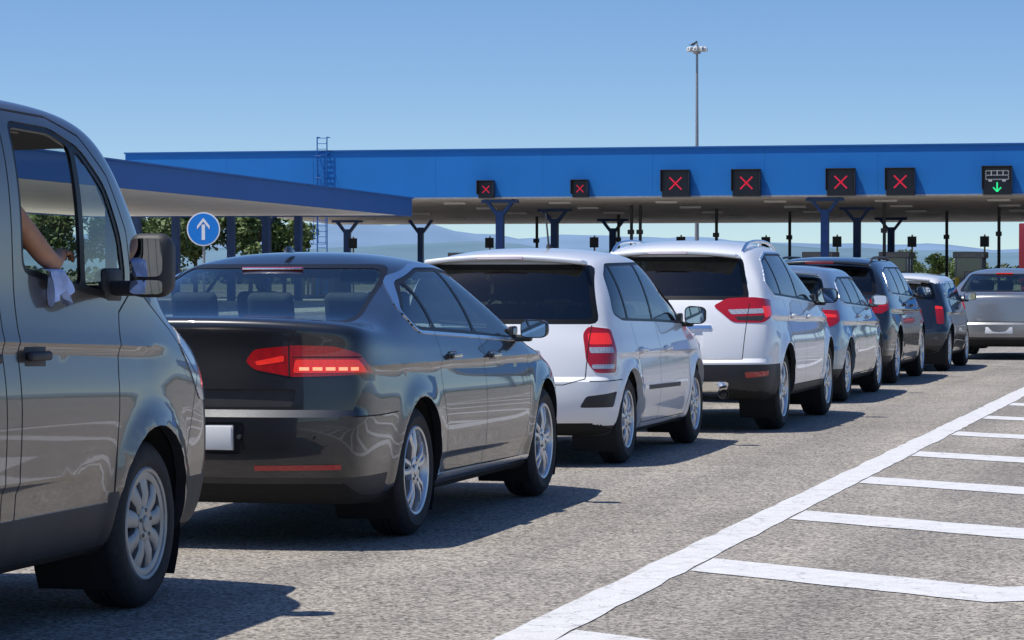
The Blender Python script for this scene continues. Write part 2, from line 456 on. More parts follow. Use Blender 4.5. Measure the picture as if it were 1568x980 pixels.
def add_mirror(b,y,z,w=.2,h=.14,d=.12,shell=0,out=.13):
    mats=[b.mats[0] if shell==0 else (BLACK if shell==1 else PLASTIC),PLASTIC,MIRR]
    for sg in(1,-1):
        bm=bmesh.new();x0=b.hit(y,z-.04,sg);cx=x0+sg*(out+w*.35)
        box(bm,(0,0,0),(w,d,h),bev=min(d,h)*.38,seg=4)
        for v in bm.verts:
            t=(v.co.y/d+.5); v.co.x*=1-.22*t; v.co.z*=1-.25*t
            v.co.z*=1-.18*(v.co.x*sg/w+.5)
            if t>.5: v.co.x+= -sg*.02
            v.co+=Vector((cx,y,z))
        n=24;P=[]
        for i in range(n):
            a=2*math.pi*i/n;ca,sa=math.cos(a),math.sin(a);e=.45
            px=math.copysign(abs(ca)**e,ca)*w*.40
            P.append((cx+px,y-d/2-.006+sg*px*.05,z+math.copysign(abs(sa)**e,sa)*h*.36))
        f=bm.faces.new([bm.verts.new(p) for p in P]);f.material_index=2
        P2=[((p[0]-cx)*1.10+cx,y-d/2-.001,(p[2]-z)*1.13+z) for p in P]
        f=bm.faces.new([bm.verts.new(p) for p in P2]);f.material_index=1
        box(bm,((x0+cx)/2-sg*.02,y+.015,z-h*.42),(abs(cx-x0)*.9,.06,.04),bev=.015,mi=1)
        box(bm,(x0-sg*.005,y+.03,z-.03),(.03,.13,.09),bev=.012,mi=1)
        bmesh.ops.recalc_face_normals(bm,faces=[f for f in bm.faces if f.material_index!=2])
        obj_bm(bm,'door_mirror',mats,b.root)
def add_handles(b,ps,m=0,chrome=False):
    bm=bmesh.new()
    for (y,z) in ps:
        for sg in(1,-1):
            x=b.hit(y,z,sg)
            box(bm,(x+sg*.022,y,z),(.022,.19,.03),bev=.009,seg=3,mi=0)
            box(bm,(x+sg*.004,y-.075,z),(.03,.035,.028),bev=.008,mi=0)
            box(bm,(x+sg*.004,y+.08,z),(.03,.03,.028),bev=.008,mi=0)
            box(bm,(x-sg*.002,y,z),(.008,.13,.045),bev=.003,mi=1)
            if chrome: box(bm,(x+sg*.034,y,z-.004),(.003,.16,.007),mi=2)
    obj_bm(bm,'door_handles',[b.mats[m],GAP,CHROME],b.root)
def add_interior(b,rows,floor=.42,hz=None,dash=None,driver=True):
    bm=bmesh.new();hw=b.hw
    box(bm,(0,b.L*.42,floor),(hw*1.5,b.L*.62,.06),mi=0)
    for (y,n) in rows:
        xs=(-.38,.38) if n==2 else (-.43,0,.43)
        for x in xs:
            hh=.58
            R=Matrix.Rotation(math.radians(14),3,'X')
            box(bm,(x,y,floor+.42+ (hz or 0)),(.5 if n==2 else .42,.13,hh),R,bev=.05,seg=3,mi=1,taper=(.85,.9))
            box(bm,(x,y+.26,floor+.17+(hz or 0)*.6),(.5 if n==2 else .43,.5,.15),bev=.05,seg=3,mi=1)
            box(bm,(x,y-.09,floor+.81+(hz or 0)),(.25,.09,.17),R,bev=.035,seg=3,mi=1)
            cyl(bm,(x-.05,y-.08,floor+.66+(hz or 0)),(x-.05,y-.09,floor+.8+(hz or 0)),.008,mi=2,seg=6);cyl(bm,(x+.05,y-.08,floor+.66+(hz or 0)),(x+.05,y-.09,floor+.8+(hz or 0)),.008,mi=2,seg=6)
    if dash:
        y,z=dash
        box(bm,(0,y+.2,z-.16),(hw*1.55,.5,.32),bev=.08,seg=3,mi=0)
        box(bm,(-.38,y-.02,z+.02),(.36,.12,.1),bev=.04,mi=0)
        n=24;rc=.18;c=Vector((-.38,y-.12,z-.03));Rm=Matrix.Rotation(math.radians(65),3,'X')
        pts=[c+Rm@Vector((rc*math.cos(2*math.pi*i/n),rc*math.sin(2*math.pi*i/n),0)) for i in range(n+1)]
        tube(bm,pts,.014,6,0)
        for a in(0,math.pi,-math.pi/2): cyl(bm,c,c+Rm@Vector((rc*math.cos(a),rc*math.sin(a),0)),.014,seg=6)
        box(bm,(0,y-.28,b.H-.14),(.22,.03,.06),bev=.01,mi=0)
    obj_bm(bm,'interior',[INT,SEAT,CHROME],b.root)
def plate(b,y,z,w=.52,h=.11,x=0):
    bm=bmesh.new()
    box(bm,(x,y,z),(w+.02,.012,h+.016),bev=.003,mi=1);box(bm,(x,y-.008,z),(w,.006,h),bev=.002,mi=0)
    obj_bm(bm,'licence_plate',[WHITEP,PLASTIC],b.root)
def std_mats(p,g=None,roof=None,gs=None):
    return [p,g or G_MID,BLACK,PLASTIC,CHROME,RED,REDLIT,LENS,UNDER,GAP,INT,roof or p,ORANGE,gs or g or G_MID,LED]
def side_glass(b,dlo,splits,chrome=0,r=.05,gap=.022,gl=1,glr=None,yr=0):
    P=rnd(dlo,r)
    if chrome: b.region('side',inset(P,-chrome),4,push=.005,thr=.1)
    b.region('side',P,2,push=-.004,thr=.1)
    for i in range(len(splits)-1):
        a,c=splits[i]+gap,splits[i+1]-gap
        q=clip(inset(dlo,.02),a,c)
        if len(q)>2:
            g=glr if (glr and splits[i+1]<=yr+.01) else gl
            b.region('side',rnd(q,.03),g,thr=.1,push=-.003)
def front_generic(b,ws,hoodz,lamp):
    b.region('front',rnd(ws,.06),2,thr=.1)
    b.region('front',rnd(inset(ws,.03),.05),1,thr=.1,push=-.003)
    b.both('f',rnd(lamp,.03),7,thr=.2,push=.003)
    b.region('front',rnd([(-.42,hoodz-.17),(.42,hoodz-.17),(.46,hoodz-.04),(-.46,hoodz-.04)],.03),2,thr=.2)
    b.region('front',rnd([(-.6,.27),(.6,.27),(.55,.40),(-.55,.40)],.03),3,thr=.2)
def hatch_st(L,hw,zb,belt,wsb,hood,nose,rear_plan=.93,bs=.02):
    ys=[0,.12,.17*L*.8,.30*L,.43*L,.56*L,.68*L,wsb]
    st=[]
    for i,y in enumerate(ys):
        pl=[rear_plan,.965,1,1,1,1,.995,.985][i]
        st.append((y,pl,zb+(.1 if i==0 else .04 if i==1 else 0),belt-bs*i/7))
    r=L-wsb
    st+= [(wsb+r*.5,.965,zb,hood),(L-.14,.92,zb+.02,hood-.1),(L,.84,zb+.08,nose)]
    return st
def rails(b,x,y0,y1,m,r=.015,up=.045):
    bm=bmesh.new();n=14
    for sg in(1,-1):
        pts=[]
        for i in range(n+1):
            y=y0+(y1-y0)*i/n;t=min(1,i/1.6,(n-i)/1.6)
            pts.append(Vector((sg*x,y,b.top(sg*x,y)+up*t-.004)))
        tube(bm,pts,r,8,0)
        for i in (1,n//2,n-1): box(bm,pts[i]-Vector((0,0,up*.5)),(.025,.08,up),bev=.008,mi=0)
    obj_bm(bm,'roof_rails',[m],b.root)
# ================================================================ VEHICLES
def dark_sedan():
    sp=dict(L=4.77,hw=.916,H=1.475,wr=.335,aR=.385,wy=(1.10,3.89),gr=(3,9),er=[1,.97,.7,.15],
     st=[(0,.92,.30,1.115),(.05,.945,.26,1.15),(.20,.975,.21,1.15),(.62,.985,.20,1.115),(1.1,1,.19,1.07),(1.7,1,.19,1.04),(2.3,1,.19,1.02),(2.9,1,.19,1.0),(3.35,1,.19,.985),(3.78,.99,.19,.97),(4.3,.965,.19,.90),(4.62,.92,.22,.80),(4.77,.84,.28,.66)],
     roof=[(1.36,1.38),(1.62,1.46),(1.9,1.48),(2.2,1.485),(2.5,1.47),(2.78,1.435),(3.02,1.36)],
     ry=[.07,.0,.0,.03,.0],g6=.69,g5=.86,crown=.045,creases=[(.90,.86,.014,.12,4.3),(.42,.37,-.010,1.4,3.6)],cr=.13,shelf=[(.655,.035)],fk=[0,.12,.45,.86,1])
    b=Body(sp)
    dlo=[(1.10,1.16),(1.22,1.06),(2.2,1.02),(3.50,.965),(3.28,1.12),(2.84,1.335),(2.4,1.388),(1.95,1.388),(1.50,1.318)]
    side_glass(b,dlo,[1.0,1.55,2.36,3.6],chrome=.018,r=.06,gl=13)
    rw=[(-.70,1.095),(.70,1.095),(.56,1.405),(-.56,1.405)]
    cd=lambda n,c:n.y<-.05 and n.z>.2 and .54<c.y<1.9 and c.z>1.07
    b.region('rear',rnd(rw,.06),2,thr=.1,cond=cd)
    b.region('rear',rnd(inset(rw,.022),.05),1,push=-.003,cond=cd)
    lt=[(.265,.925),(.30,.985),(.46,1.005),(.62,1.0),(.74,.965),(.86,.865),(.45,.85),(.30,.885)]
    b.both('d',rnd(lt,.02),5,push=.003)
    b.both('d',rnd([(.45,.87),(.80,.873),(.735,.935),(.46,.935)],.012),6,push=.001,only=[5])
    b.both('d',rnd([(.30,.925),(.415,.955),(.415,.925),(.31,.905)],.008),6,push=.001,only=[5])
    for k in range(5): b.both('d',[(.475+k*.055,.882),(.515+k*.055,.882),(.515+k*.055,.898),(.475+k*.055,.898)],14,push=.001,only=[6])
    b.both('d',[(.45,.944),(.76,.944),(.755,.950),(.45,.950)],9,only=[5])
    b.seam('dr',[(.435,.84),(.435,1.02),(.47,1.10)],mirror=True)
    b.region('rear',rnd([(-.545,.70),(.545,.70),(.565,.79),(-.565,.79)],.02),3,push=-.014)
    b.region('rear',rnd([(-.31,.475),(.31,.475),(.33,.63),(-.33,.63)],.03),0,push=-.015)
    b.seam('rear',[(-.57,.835),(-.545,.70),(.545,.70),(.57,.835)])
    b.region('rear',[(-1,.1),(1,.1),(1,.36),(-1,.36)],3,thr=.1,cond=lambda n,c:c.y<.62)
    b.both('rear',[(.37,.395),(.78,.40),(.78,.425),(.37,.42)],5,push=.004)
    b.seam('side',[(.0,.66),(.42,.655),(.70,.66)],thr=.3)
    b.seam('side',[(1.52,1.05),(1.50,.9),(1.52,.72),(1.60,.55),(1.66,.30),(3.30,.28),(3.42,.5),(3.44,.75),(3.42,.98)])
    b.seam('side',[(2.40,1.02),(2.42,.7),(2.44,.29)])
    b.seam('side',[(3.52,.97),(3.70,.93),(4.25,.84)])
    b.region('side',rnd([(1.48,.262),(3.50,.252),(3.50,.28),(1.48,.29)],.005),4,push=.004)
    b.region('side',[(1.3,.1),(3.7,.1),(3.7,.235),(1.3,.245)],3)
    front_generic(b,[(-.70,1.0),(.70,1.0),(.58,1.37),(-.58,1.37)],.78,[(.62,.70),(.95,.72),(1.05,.66),(.92,.58),(.62,.60)])
    b.arches_cut(0)
    m=std_mats(paint('paint_dark_grey',(.017,.019,.023),.3,.3,.15),G_MID,gs=G_MID)
    r=b.finish('dark_gray_sedan',m,(-5.11,13.5,0))
    add_wheels(b,.215,.228,'twin5');add_mirror(b,3.24,1.03,.18,.13,.12,out=.08);add_handles(b,[(1.72,.915),(2.56,.895)],chrome=True)
    add_interior(b,[(1.45,3),(2.35,2)],floor=.36,dash=(3.2,.93))
    plate(b,.013,.555)
    bm=bmesh.new();cyl(bm,(0,.055,.945),(0,.022,.945),.052,.048,24,0);cyl(bm,(0,.022,.945),(0,.018,.945),.04,.04,24,1)
    box(bm,(0,1.40,1.38),(.34,.05,.018),bev=.004,mi=2)
    for sx in(-.66,-.3,.3,.66): cyl(bm,(sx,.1,.56),(sx,-.002+.11*abs(sx)**3,.56),.011,.011,12,1)
    obj_bm(bm,'badge_and_brake_light',[CHROME,PLASTIC,RED],r)
    bm=bmesh.new()
    box(bm,(0,1.66,1.485),(.04,.14,.035),bev=.012,mi=0,taper=(.5,.4));obj_bm(bm,'roof_antenna',[m[0]],r)
def rear_hatch(b,rw,lt,lit):
    b.region('rear',rnd(rw,.06),2,thr=.1)
    b.region('rear',rnd(inset(rw,.035),.05),1,thr=.1,push=-.003)
    b.both('d',rnd(lt,.03),5,push=.004)
    if lit: b.both('d',rnd(lit,.01),6,push=.001,only=[5])
def wiper(b,x0,z0,x1,z1):
    bm=bmesh.new()
    def p(x,z):
        h=b.bvh.ray_cast(Vector((x,-1,z)),Vector((0,1,0)));return Vector((x,(h[0].y if h[0] else 0)-.02,z))
    a,c=p(x0,z0),p(x1,z1);cyl(bm,a,c,.011,.006,6);cyl(bm,a+Vector((0,.03,0)),a-Vector((0,.012,0)),.024,.02,12)
    cyl(bm,a.lerp(c,.35)+Vector((0,.008,-.012)),c+Vector((0,.008,-.012)),.007,.007,6)
    obj_bm(bm,'rear_wiper',[PLASTIC],b.root)
def spoiler(b,y,z,w,m=0,d=.18,lit=True):
    bm=bmesh.new()
    box(bm,(0,y,z),(w*2,d,.035),Matrix.Rotation(math.radians(-4),3,'X'),bev=.014,seg=3,mi=0)
    bmesh.ops.subdivide_edges(bm,edges=[e for e in bm.edges if abs(e.verts[0].co.x-e.verts[1].co.x)>w],cuts=9)
    for v in bm.verts: v.co.y+=.09*(v.co.x/w)**2; v.co.z-=.035*(v.co.x/w)**2
    box(bm,(0,y-d/2-.002,z-.003),(.34,.012,.02),bev=.003,mi=1)
    obj_bm(bm,'roof_spoiler',[b.mats[m],REDLIT if lit else RED],b.root)
def white_minivan():
    sp=dict(L=4.05,hw=.855,H=1.545,wr=.315,aR=.365,wy=(.72,3.31),gr=(0,7),
     st=hatch_st(4.05,.855,.19,1.0,3.42,.92,.62,rear_plan=.90),
     roof=[(.26,1.44),(.44,1.52),(.8,1.555),(1.15,1.575),(1.6,1.575),(2.0,1.55),(2.3,1.5),(2.55,1.42)],
     ry=[.05,0,0,.05,.10],g6=.74,g5=.89,cr=.17,crg=.1,edge=.08,creases=[(.80,.74,.010,.3,3.6)],flare=.022,shelf=[(.60,.04)])
    b=Body(sp)
    dlo=[(.46,1.07),(.66,1.02),(2.0,.99),(3.15,.955),(3.10,1.02),(2.50,1.39),(2.2,1.445),(.80,1.43),(.58,1.34)]
    side_glass(b,dlo,[.3,.86,1.72,2.72,3.3],r=.06,gl=13,glr=1,yr=.87)
    rw=[(-.71,1.0),(.71,1.0),(.62,1.42),(-.62,1.42)]
    lt=[(.62,.66),(.80,.66),(.83,.80),(.80,.965),(.62,.985),(.575,.93),(.565,.75)]
    rear_hatch(b,rw,lt,None)
    b.both('d',rnd([(.60,.80),(.79,.80),(.785,.84),(.595,.84)],.01),7,push=.001,only=[5])
    b.both('d',rnd([(.60,.69),(.78,.69),(.79,.72),(.60,.72)],.01),7,push=.001,only=[5])
    b.both('d',rnd([(.60,.86),(.785,.86),(.77,.94),(.605,.94)],.02),6,push=.001,only=[5])
    b.both('d',rnd([(.50,.42),(.78,.42),(.82,.53),(.54,.50)],.02),3,push=-.004)
    b.seam('rear',[(-.66,.99),(-.64,.62),(-.5,.58),(.5,.58),(.64,.62),(.66,.99)])
    b.region('rear',rnd([(-.33,.66),(.33,.66),(.33,.82),(-.33,.82)],.03),0,push=-.012)
    b.region('rear',[(-.9,.1),(.9,.1),(.9,.29),(-.9,.29)],3)
    b.seam('side',[(.92,1.0),(.94,.85),(1.05,.70),(1.14,.5),(1.18,.27),(2.86,.26),(2.94,.5),(2.96,.75),(2.92,.96)])
    b.seam('side',[(1.76,.99),(1.78,.27)]);b.seam('side',[(.0,.60),(.42,.61)],thr=.3)
    b.region('side',rnd([(1.08,.50),(2.84,.48),(2.84,.53),(1.08,.55)],.012),0,push=.008)
    b.region('side',rnd([(1.3,.507),(2.5,.49),(2.5,.523),(1.3,.54)],.012),3,push=.004)
    front_generic(b,[(-.68,1.0),(.68,1.0),(.60,1.44),(-.60,1.44)],.76,[(.60,.64),(.95,.66),(1.0,.85),(.85,.83),(.62,.72)])
    b.arches_cut(0)
    m=std_mats(paint('paint_white',(.80,.81,.82),0,.4,.15),G_DARK,gs=G_MID)
    r=b.finish('white_minivan',m,(-5.2,19.83,0))
    add_wheels(b,.19,.205,'ten');add_mirror(b,2.86,1.03,.18,.17,.13,shell=1,out=.07);add_handles(b,[(1.07,.80),(1.98,.79)])
    add_interior(b,[(1.2,3),(2.1,2)],floor=.42,dash=(2.85,.98))
    plate(b,.05,.74);wiper(b,0,.985,-.42,1.02);spoiler(b,.32,1.465,.58,lit=False)
    bm=bmesh.new();z=b.top(.05,1.5);cyl(bm,(.05,1.5,z-.01),(.05,1.5,z+.03),.024,.016);cyl(bm,(.05,1.5,z+.02),(.05,1.40,z+.26),.008,.006,6)
    obj_bm(bm,'roof_antenna',[PLASTIC],r)
def white_suv():
    sp=dict(L=4.52,hw=.925,H=1.655,wr=.35,aR=.405,wy=(.93,3.62),gr=(0,7),
     st=hatch_st(4.52,.925,.26,1.13,3.55,1.03,.72,rear_plan=.90),
     roof=[(.34,1.50),(.50,1.59),(.85,1.635),(1.3,1.66),(1.75,1.66),(2.15,1.635),(2.5,1.57),(2.8,1.48)],
     ry=[.04,0,.0,.06,.11],g6=.71,g5=.86,cr=.2,crg=.12,edge=.08,creases=[(1.0,.92,.018,.3,4.1)],flare=.026,tw=[.92,.975,1.0,.985,.93],shelf=[(.60,.04)])
    b=Body(sp)
    dlo=[(.58,1.28),(.74,1.17),(1.9,1.13),(3.28,1.075),(3.2,1.16),(2.65,1.49),(2.3,1.54),(1.2,1.535),(.85,1.475)]
    side_glass(b,dlo,[.4,1.10,1.98,3.4],r=.05,chrome=.012,gl=13,glr=1,yr=1.12)
    rw=[(-.70,1.13),(.70,1.13),(.60,1.50),(-.60,1.50)]
    lt=[(.40,1.08),(.52,1.145),(.74,1.155),(.97,1.13),(.90,.99),(.76,.935),(.52,.94)]
    rear_hatch(b,rw,lt,None)
    b.both('d',rnd([(.50,1.05),(.80,1.06),(.80,1.02),(.52,1.01)],.01),7,push=.001,only=[5])
    b.both('d',rnd([(.80,.98),(.90,1.00),(.93,1.08),(.80,1.08)],.01),6,push=.001,only=[5])
    b.both('d',rnd([(.56,.96),(.76,.955),(.80,1.0),(.54,.99)],.01),3,push=.001,only=[5])
    b.seam('rear',[(-.70,1.10),(-.66,.63),(.66,.63),(.70,1.10)])
    b.region('rear',[(-1,.1),(1,.1),(1,.585),(-1,.585)],3,thr=.1,cond=lambda n,c:c.y<.55)
    b.both('d',rnd([(.58,.47),(.80,.49),(.80,.53),(.57,.52)],.012),5,push=.004)
    b.region('rear',rnd([(-.5,.30),(.5,.30),(.56,.44),(-.56,.44)],.04),4,push=.006)
    b.region('rear',rnd([(-.33,.72),(.33,.72),(.33,.87),(-.33,.87)],.03),0,push=-.012)
    b.region('rear',rnd([(-.40,.885),(.40,.885),(.40,.915),(-.40,.915)],.01),4,push=.01)
    b.region('side',[(.5,.1),(4.2,.1),(4.2,.36),(.5,.38)],3)
    b.seam('side',[(1.12,1.14),(1.14,1.0),(1.28,.85),(1.40,.6),(1.45,.37),(3.12,.36),(3.2,.6),(3.22,.85),(3.2,1.08)])
    b.seam('side',[(2.04,1.13),(2.06,.37)])
    front_generic(b,[(-.72,1.13),(.72,1.13),(.6,1.5),(-.6,1.5)],.9,[(.60,.78),(.95,.80),(1.08,.95),(.85,.93),(.62,.86)])
    b.arches_cut(3)
    m=std_mats(paint('paint_white_suv',(.81,.82,.83),0,.4,.15),G_DARK,gs=G_MID)
    r=b.finish('white_suv',m,(-4.92,24.5,0))
    add_wheels(b,.235,.24,'five');add_mirror(b,3.0,1.15,.21,.17,.14,shell=1,out=.07);add_handles(b,[(1.36,.985),(2.26,.965)])
    add_interior(b,[(1.4,3),(2.35,2)],floor=.5,dash=(3.1,1.1))
    plate(b,.055,.79);wiper(b,0,1.12,-.40,1.145);spoiler(b,.34,1.535,.58,d=.26,lit=False);rails(b,.575,.62,2.45,CHROME)
    bm=bmesh.new()
    for sg in(1,-1):
        cyl(bm,(sg*.52,.06,.34),(sg*.52,-.01,.34),.045,.047,20,0,caps=False);cyl(bm,(sg*.52,.05,.34),(sg*.52,.0,.34),.036,.036,20,1)
    obj_bm(bm,'exhaust_pipes',[CHROME,UNDER],r)
def generic_hatch(name,loc,L,hw,H,belt,wy,wr,color,metal,style,g=None,rail=False,roofmat=None,lt=None,mirror=0,roofr=.3,mini=False,chrome=.012):
    wsb=wy[1]-.02 if not mini else wy[1]-.12
    rt=wsb-.80 if not mini else wsb-.45
    rr=roofr
    roof=[(rr,H-.12),(rr+.18,H-.03)]+[(rr+.18+(rt-.25-rr-.18)*i/4,H+.01) for i in range(1,5)]+[(rt-.05,H-.03),(rt+.12,H-.11)]
    sp=dict(L=L,hw=hw,H=H,wr=wr,aR=wr+.05,wy=wy,gr=(0,7),st=hatch_st(L,hw,.2,belt,wsb,belt-.08,belt-.36,rear_plan=.9),roof=roof,lv=2,
      ry=[.04,0,0,.06,.1],g6=.72 if not mini else .80,g5=.87 if not mini else .9,cr=.2,crg=.1,edge=.07,creases=[(belt-.14,belt-.2,.015,.3,L-.4)],shelf=[(.56,.035)])
    b=Body(sp)
    dlo=[(rr+.28,belt+.09),(rr+.45,belt+.04),(wsb-.22,belt-.025),(wsb-.3,belt+.05),(rt-.1,H-.165),(rt-.35,H-.125),(rr+.8,H-.125),(rr+.5,H-.17)]
    mid=(rr+.45+wsb-.2)/2
    side_glass(b,dlo,[rr,mid-.62,mid+.12,wsb] if not mini else [rr,mid-.25,wsb],r=.05,chrome=chrome,gl=13)
    rw=[(-.78*hw,belt+.03),(.78*hw,belt+.03),(.68*hw,H-.13),(-.68*hw,H-.13)]
    lt=lt or [(.48,belt-.07),(.62,belt-.02),(.88,belt-.03),(.84,belt-.14),(.70,belt-.20),(.50,belt-.17)]
    rear_hatch(b,rw,lt,[(.62,belt-.10),(.80,belt-.10),(.80,belt-.07),(.62,belt-.06)])
    b.seam('rear',[(-.74*hw,belt),(-.7*hw,.60),(.7*hw,.60),(.74*hw,belt)])
    b.region('rear',[(-1,.1),(1,.1),(1,.36),(-1,.36)],3,thr=.1,cond=lambda n,c:c.y<.5)
    b.region('side',[(.8,.1),(L-.8,.1),(L-.8,.26),(.8,.27)],3)
    if not mini:
        b.seam('side',[(mid-.60,belt+.02),(mid-.62,belt-.2),(mid-.5,.5),(mid-.45,.28),(wsb-.3,.28),(wsb-.22,.5),(wsb-.22,belt-.02)],w=.01);b.seam('side',[(mid+.12,belt),(mid+.14,.28)],w=.01)
    else:
        b.seam('side',[(mid-.25,belt+.02),(mid-.25,.28),(wsb-.25,.28),(wsb-.2,.5),(wsb-.2,belt-.02)],w=.01)
    if roofmat:
        for f in b.bm.faces:
            if f.material_index in(0,2) and f.normal.z>.3 and f.calc_center_median().z>H-.14: f.material_index=11
    front_generic(b,[(-.75*hw,belt+.03),(.75*hw,belt+.03),(.64*hw,H-.13),(-.64*hw,H-.13)],belt-.2,[(.60,belt-.36),(.95,belt-.34),(1.02,belt-.2),(.85,belt-.2),(.62,belt-.28)])
    b.arches_cut(0)
    m=std_mats(paint('paint_'+name,color,metal,.3,.2),g or G_MID,roof=roofmat,gs=G_MID)
    r=b.finish(name,m,loc)
    add_wheels(b,.205,wr-.1,style);add_mirror(b,wsb-.42,belt+.06,.19,.14,.12,shell=mirror,out=.08)
    add_handles(b,[(mid-.42,belt-.1),(mid+.3,belt-.12)] if not mini else [(mid-.1,belt-.1)])
    add_interior(b,[(1.2,3),(2.1,2)] if not mini else [(.95,2),(1.75,2)],floor=.36,dash=(wsb-.45,belt-.02))
    plate(b,.03,.68 if not mini else .48);spoiler(b,rr-.02,H-.075,.6*hw/.9,m=11 if roofmat else 0)
    if rail: rails(b,.56,.7,2.6,PLASTIC,.014,.04)
    return b
def gray_van():
    sp=dict(L=5.0,hw=.955,H=2.035,wr=.34,aR=.40,wy=(.90,3.96),gr=(0,8),
     st=[(0,.95,.34,1.32),(.14,.975,.28,1.32),(.8,1,.25,1.32),(1.5,1,.25,1.32),(2.2,1,.25,1.32),(2.8,1,.25,1.31),(3.35,1,.25,1.28),(3.85,1,.25,1.24),(4.46,.99,.25,1.22),(4.76,.97,.25,1.12),(4.93,.94,.27,.94),(5.0,.88,.3,.66)],
     roof=[(.05,1.95),(.16,2.01),(.8,2.04),(1.4,2.045),(2.0,2.045),(2.6,2.045),(3.15,2.035),(3.62,2.0),(3.95,1.91)],
     ry=[.04,0,0,.02,.03],cr=.08,crg=.05,g6=.885,g5=.955,edge=.045,cf=.26,cfg=.22,fy=[.08,.0,.0,.03,.06],creases=[(1.19,1.02,.012,.2,4.2),(.60,.58,-.010,1.4,3.4)],flare=.03)
    b=Body(sp)
    dlo=[(2.74,1.355),(3.60,1.245),(3.76,1.31),(3.72,1.50),(3.60,1.70),(3.40,1.84),(3.14,1.905),(2.74,1.915)]
    P=rnd(dlo,.06)
    b.region('side',P,2,push=-.004,thr=.1)
    b.region('side',rnd(clip(inset(dlo,.025),2.6,3.30),.04),0,thr=.1,delete=True)
    b.region('side',rnd(clip(inset(dlo,.03),3.345,4),.03),1,thr=.1,push=-.004)
    d2=[(1.25,1.33),(2.45,1.33),(2.45,1.88),(1.25,1.88)];b.region('side',rnd(d2,.07),2,thr=.1);b.region('side',rnd(inset(d2,.03),.06),13,thr=.1,push=-.003)
    d3=[(.2,1.33),(1.05,1.33),(1.05,1.86),(.2,1.86)];b.region('side',rnd(d3,.07),2,thr=.1);b.region('side',rnd(inset(d3,.03),.06),13,thr=.1,push=-.003)
    for sx in(-1,1):
        q=[(sx*.08,1.30),(sx*.76,1.30),(sx*.70,1.80),(sx*.08,1.80)]
        b.region('rear',rnd(q,.05),2,thr=.1);b.region('rear',rnd(inset(q,.03),.04),13,thr=.1,push=-.003)
    b.both('d',rnd([(.60,.75),(.78,.75),(.78,1.2),(.64,1.2)],.03),5,push=.004)
    b.region('rear',[(-1,.1),(1,.1),(1,.5),(-1,.5)],3,thr=.1,cond=lambda n,c:c.y<.3)
    b.seam('rear',[(0,1.9),(0,.5)])
    ws=[(-.82,1.27),(.82,1.27),(.74,1.90),(-.74,1.90)]
    b.region('front',rnd(ws,.07),2,thr=.08);b.region('front',rnd(inset(ws,.035),.05),1,thr=.08,push=-.003)
    b.both('f',rnd([(.62,.80),(.98,.82),(1.12,1.05),(1.04,1.14),(.80,1.0),(.62,.93)],.03),7,thr=.2,push=.004)
    b.region('front',rnd([(-.5,.72),(.5,.72),(.55,.86),(-.55,.86)],.03),2,thr=.2)
    b.region('front',[(-1,.1),(1,.1),(1,.50),(-1,.50)],3,thr=.1,cond=lambda n,c:c.y>4.38)
    b.seam('side',[(2.66,1.94),(2.66,1.34),(2.64,.28),(3.46,.27),(3.54,.50),(3.58,.75),(3.60,.95),(3.66,1.20),(3.82,1.29),(3.78,1.52),(3.64,1.74),(3.43,1.885),(3.15,1.945),(2.66,1.955)],w=.010)
    b.seam('side',[(3.95,1.26),(4.25,1.12),(4.52,.92),(4.45,.78)]);b.seam('side',[(4.45,.78),(4.36,.55)])
    b.seam('side',[(2.52,1.90),(2.52,.28),(1.2,.28),(1.2,1.90)],w=.009)
    b.region('side',[(1.35,.1),(3.5,.1),(3.5,.46),(1.35,.46)],3,push=.004)
    b.region('side',rnd([(3.48,.1),(3.6,.1),(3.58,.50),(3.50,.50)],.02),3)
    b.arches_cut(3)
    m=std_mats(paint('paint_warm_grey',(.135,.112,.092),.55,.3,.25),G_LIGHT,gs=G_DARK)
    r=b.finish('gray_van',m,(-5.29,7.2,0))
    add_wheels(b,.215,.225,'cap9')
    for sg in(1,-1):
        bm=bmesh.new();x0=b.hit(3.66,1.28,sg);cx=x0+sg*.19;y=3.58;z=1.385
        box(bm,(0,0,0),(.19,.15,.27),bev=.055,seg=4)
        for v in bm.verts:
            t=v.co.y/.15+.5; v.co.x*=1-.25*t; v.co.z*=1-.2*t; v.co+=Vector((cx,y,z))
        for (zz,hh) in((z+.03,.15),(z-.085,.055)):
            n=24;e=.4;P=[]
            for i in range(n):
                a=2*math.pi*i/n;px=math.copysign(abs(math.cos(a))**e,math.cos(a))*.066;pz=math.copysign(abs(math.sin(a))**e,math.sin(a))*hh/2
                P.append((cx+px,y-.088+sg*px*.07-pz*.04,zz+pz))
            f=bm.faces.new([bm.verts.new(p) for p in P]);f.material_index=2
        box(bm,((x0+cx)/2,y+.03,z-.09),(abs(cx-x0),.07,.06),bev=.02,mi=0);box(bm,(x0-sg*.01,y+.04,z-.08),(.04,.18,.14),bev=.02,mi=0)
        obj_bm(bm,'door_mirror',[PLASTIC,PLASTIC,MIRR],r)
    bm=bmesh.new()
    for sg in(1,-1):
        for (y,z) in((2.80,1.04),(2.36,1.04)):
            x=b.hit(y,z,sg)
            box(bm,(x-sg*.004,y,z),(.015,.20,.10),bev=.006,mi=0);box(bm,(x+sg*.02,y,z+.01),(.03,.19,.035),bev=.012,seg=3,mi=0)
    obj_bm(bm,'door_handles',[PLASTIC],r)
    bm=bmesh.new()
    box(bm,(0,2.3,.5),(1.6,2.6,.06))
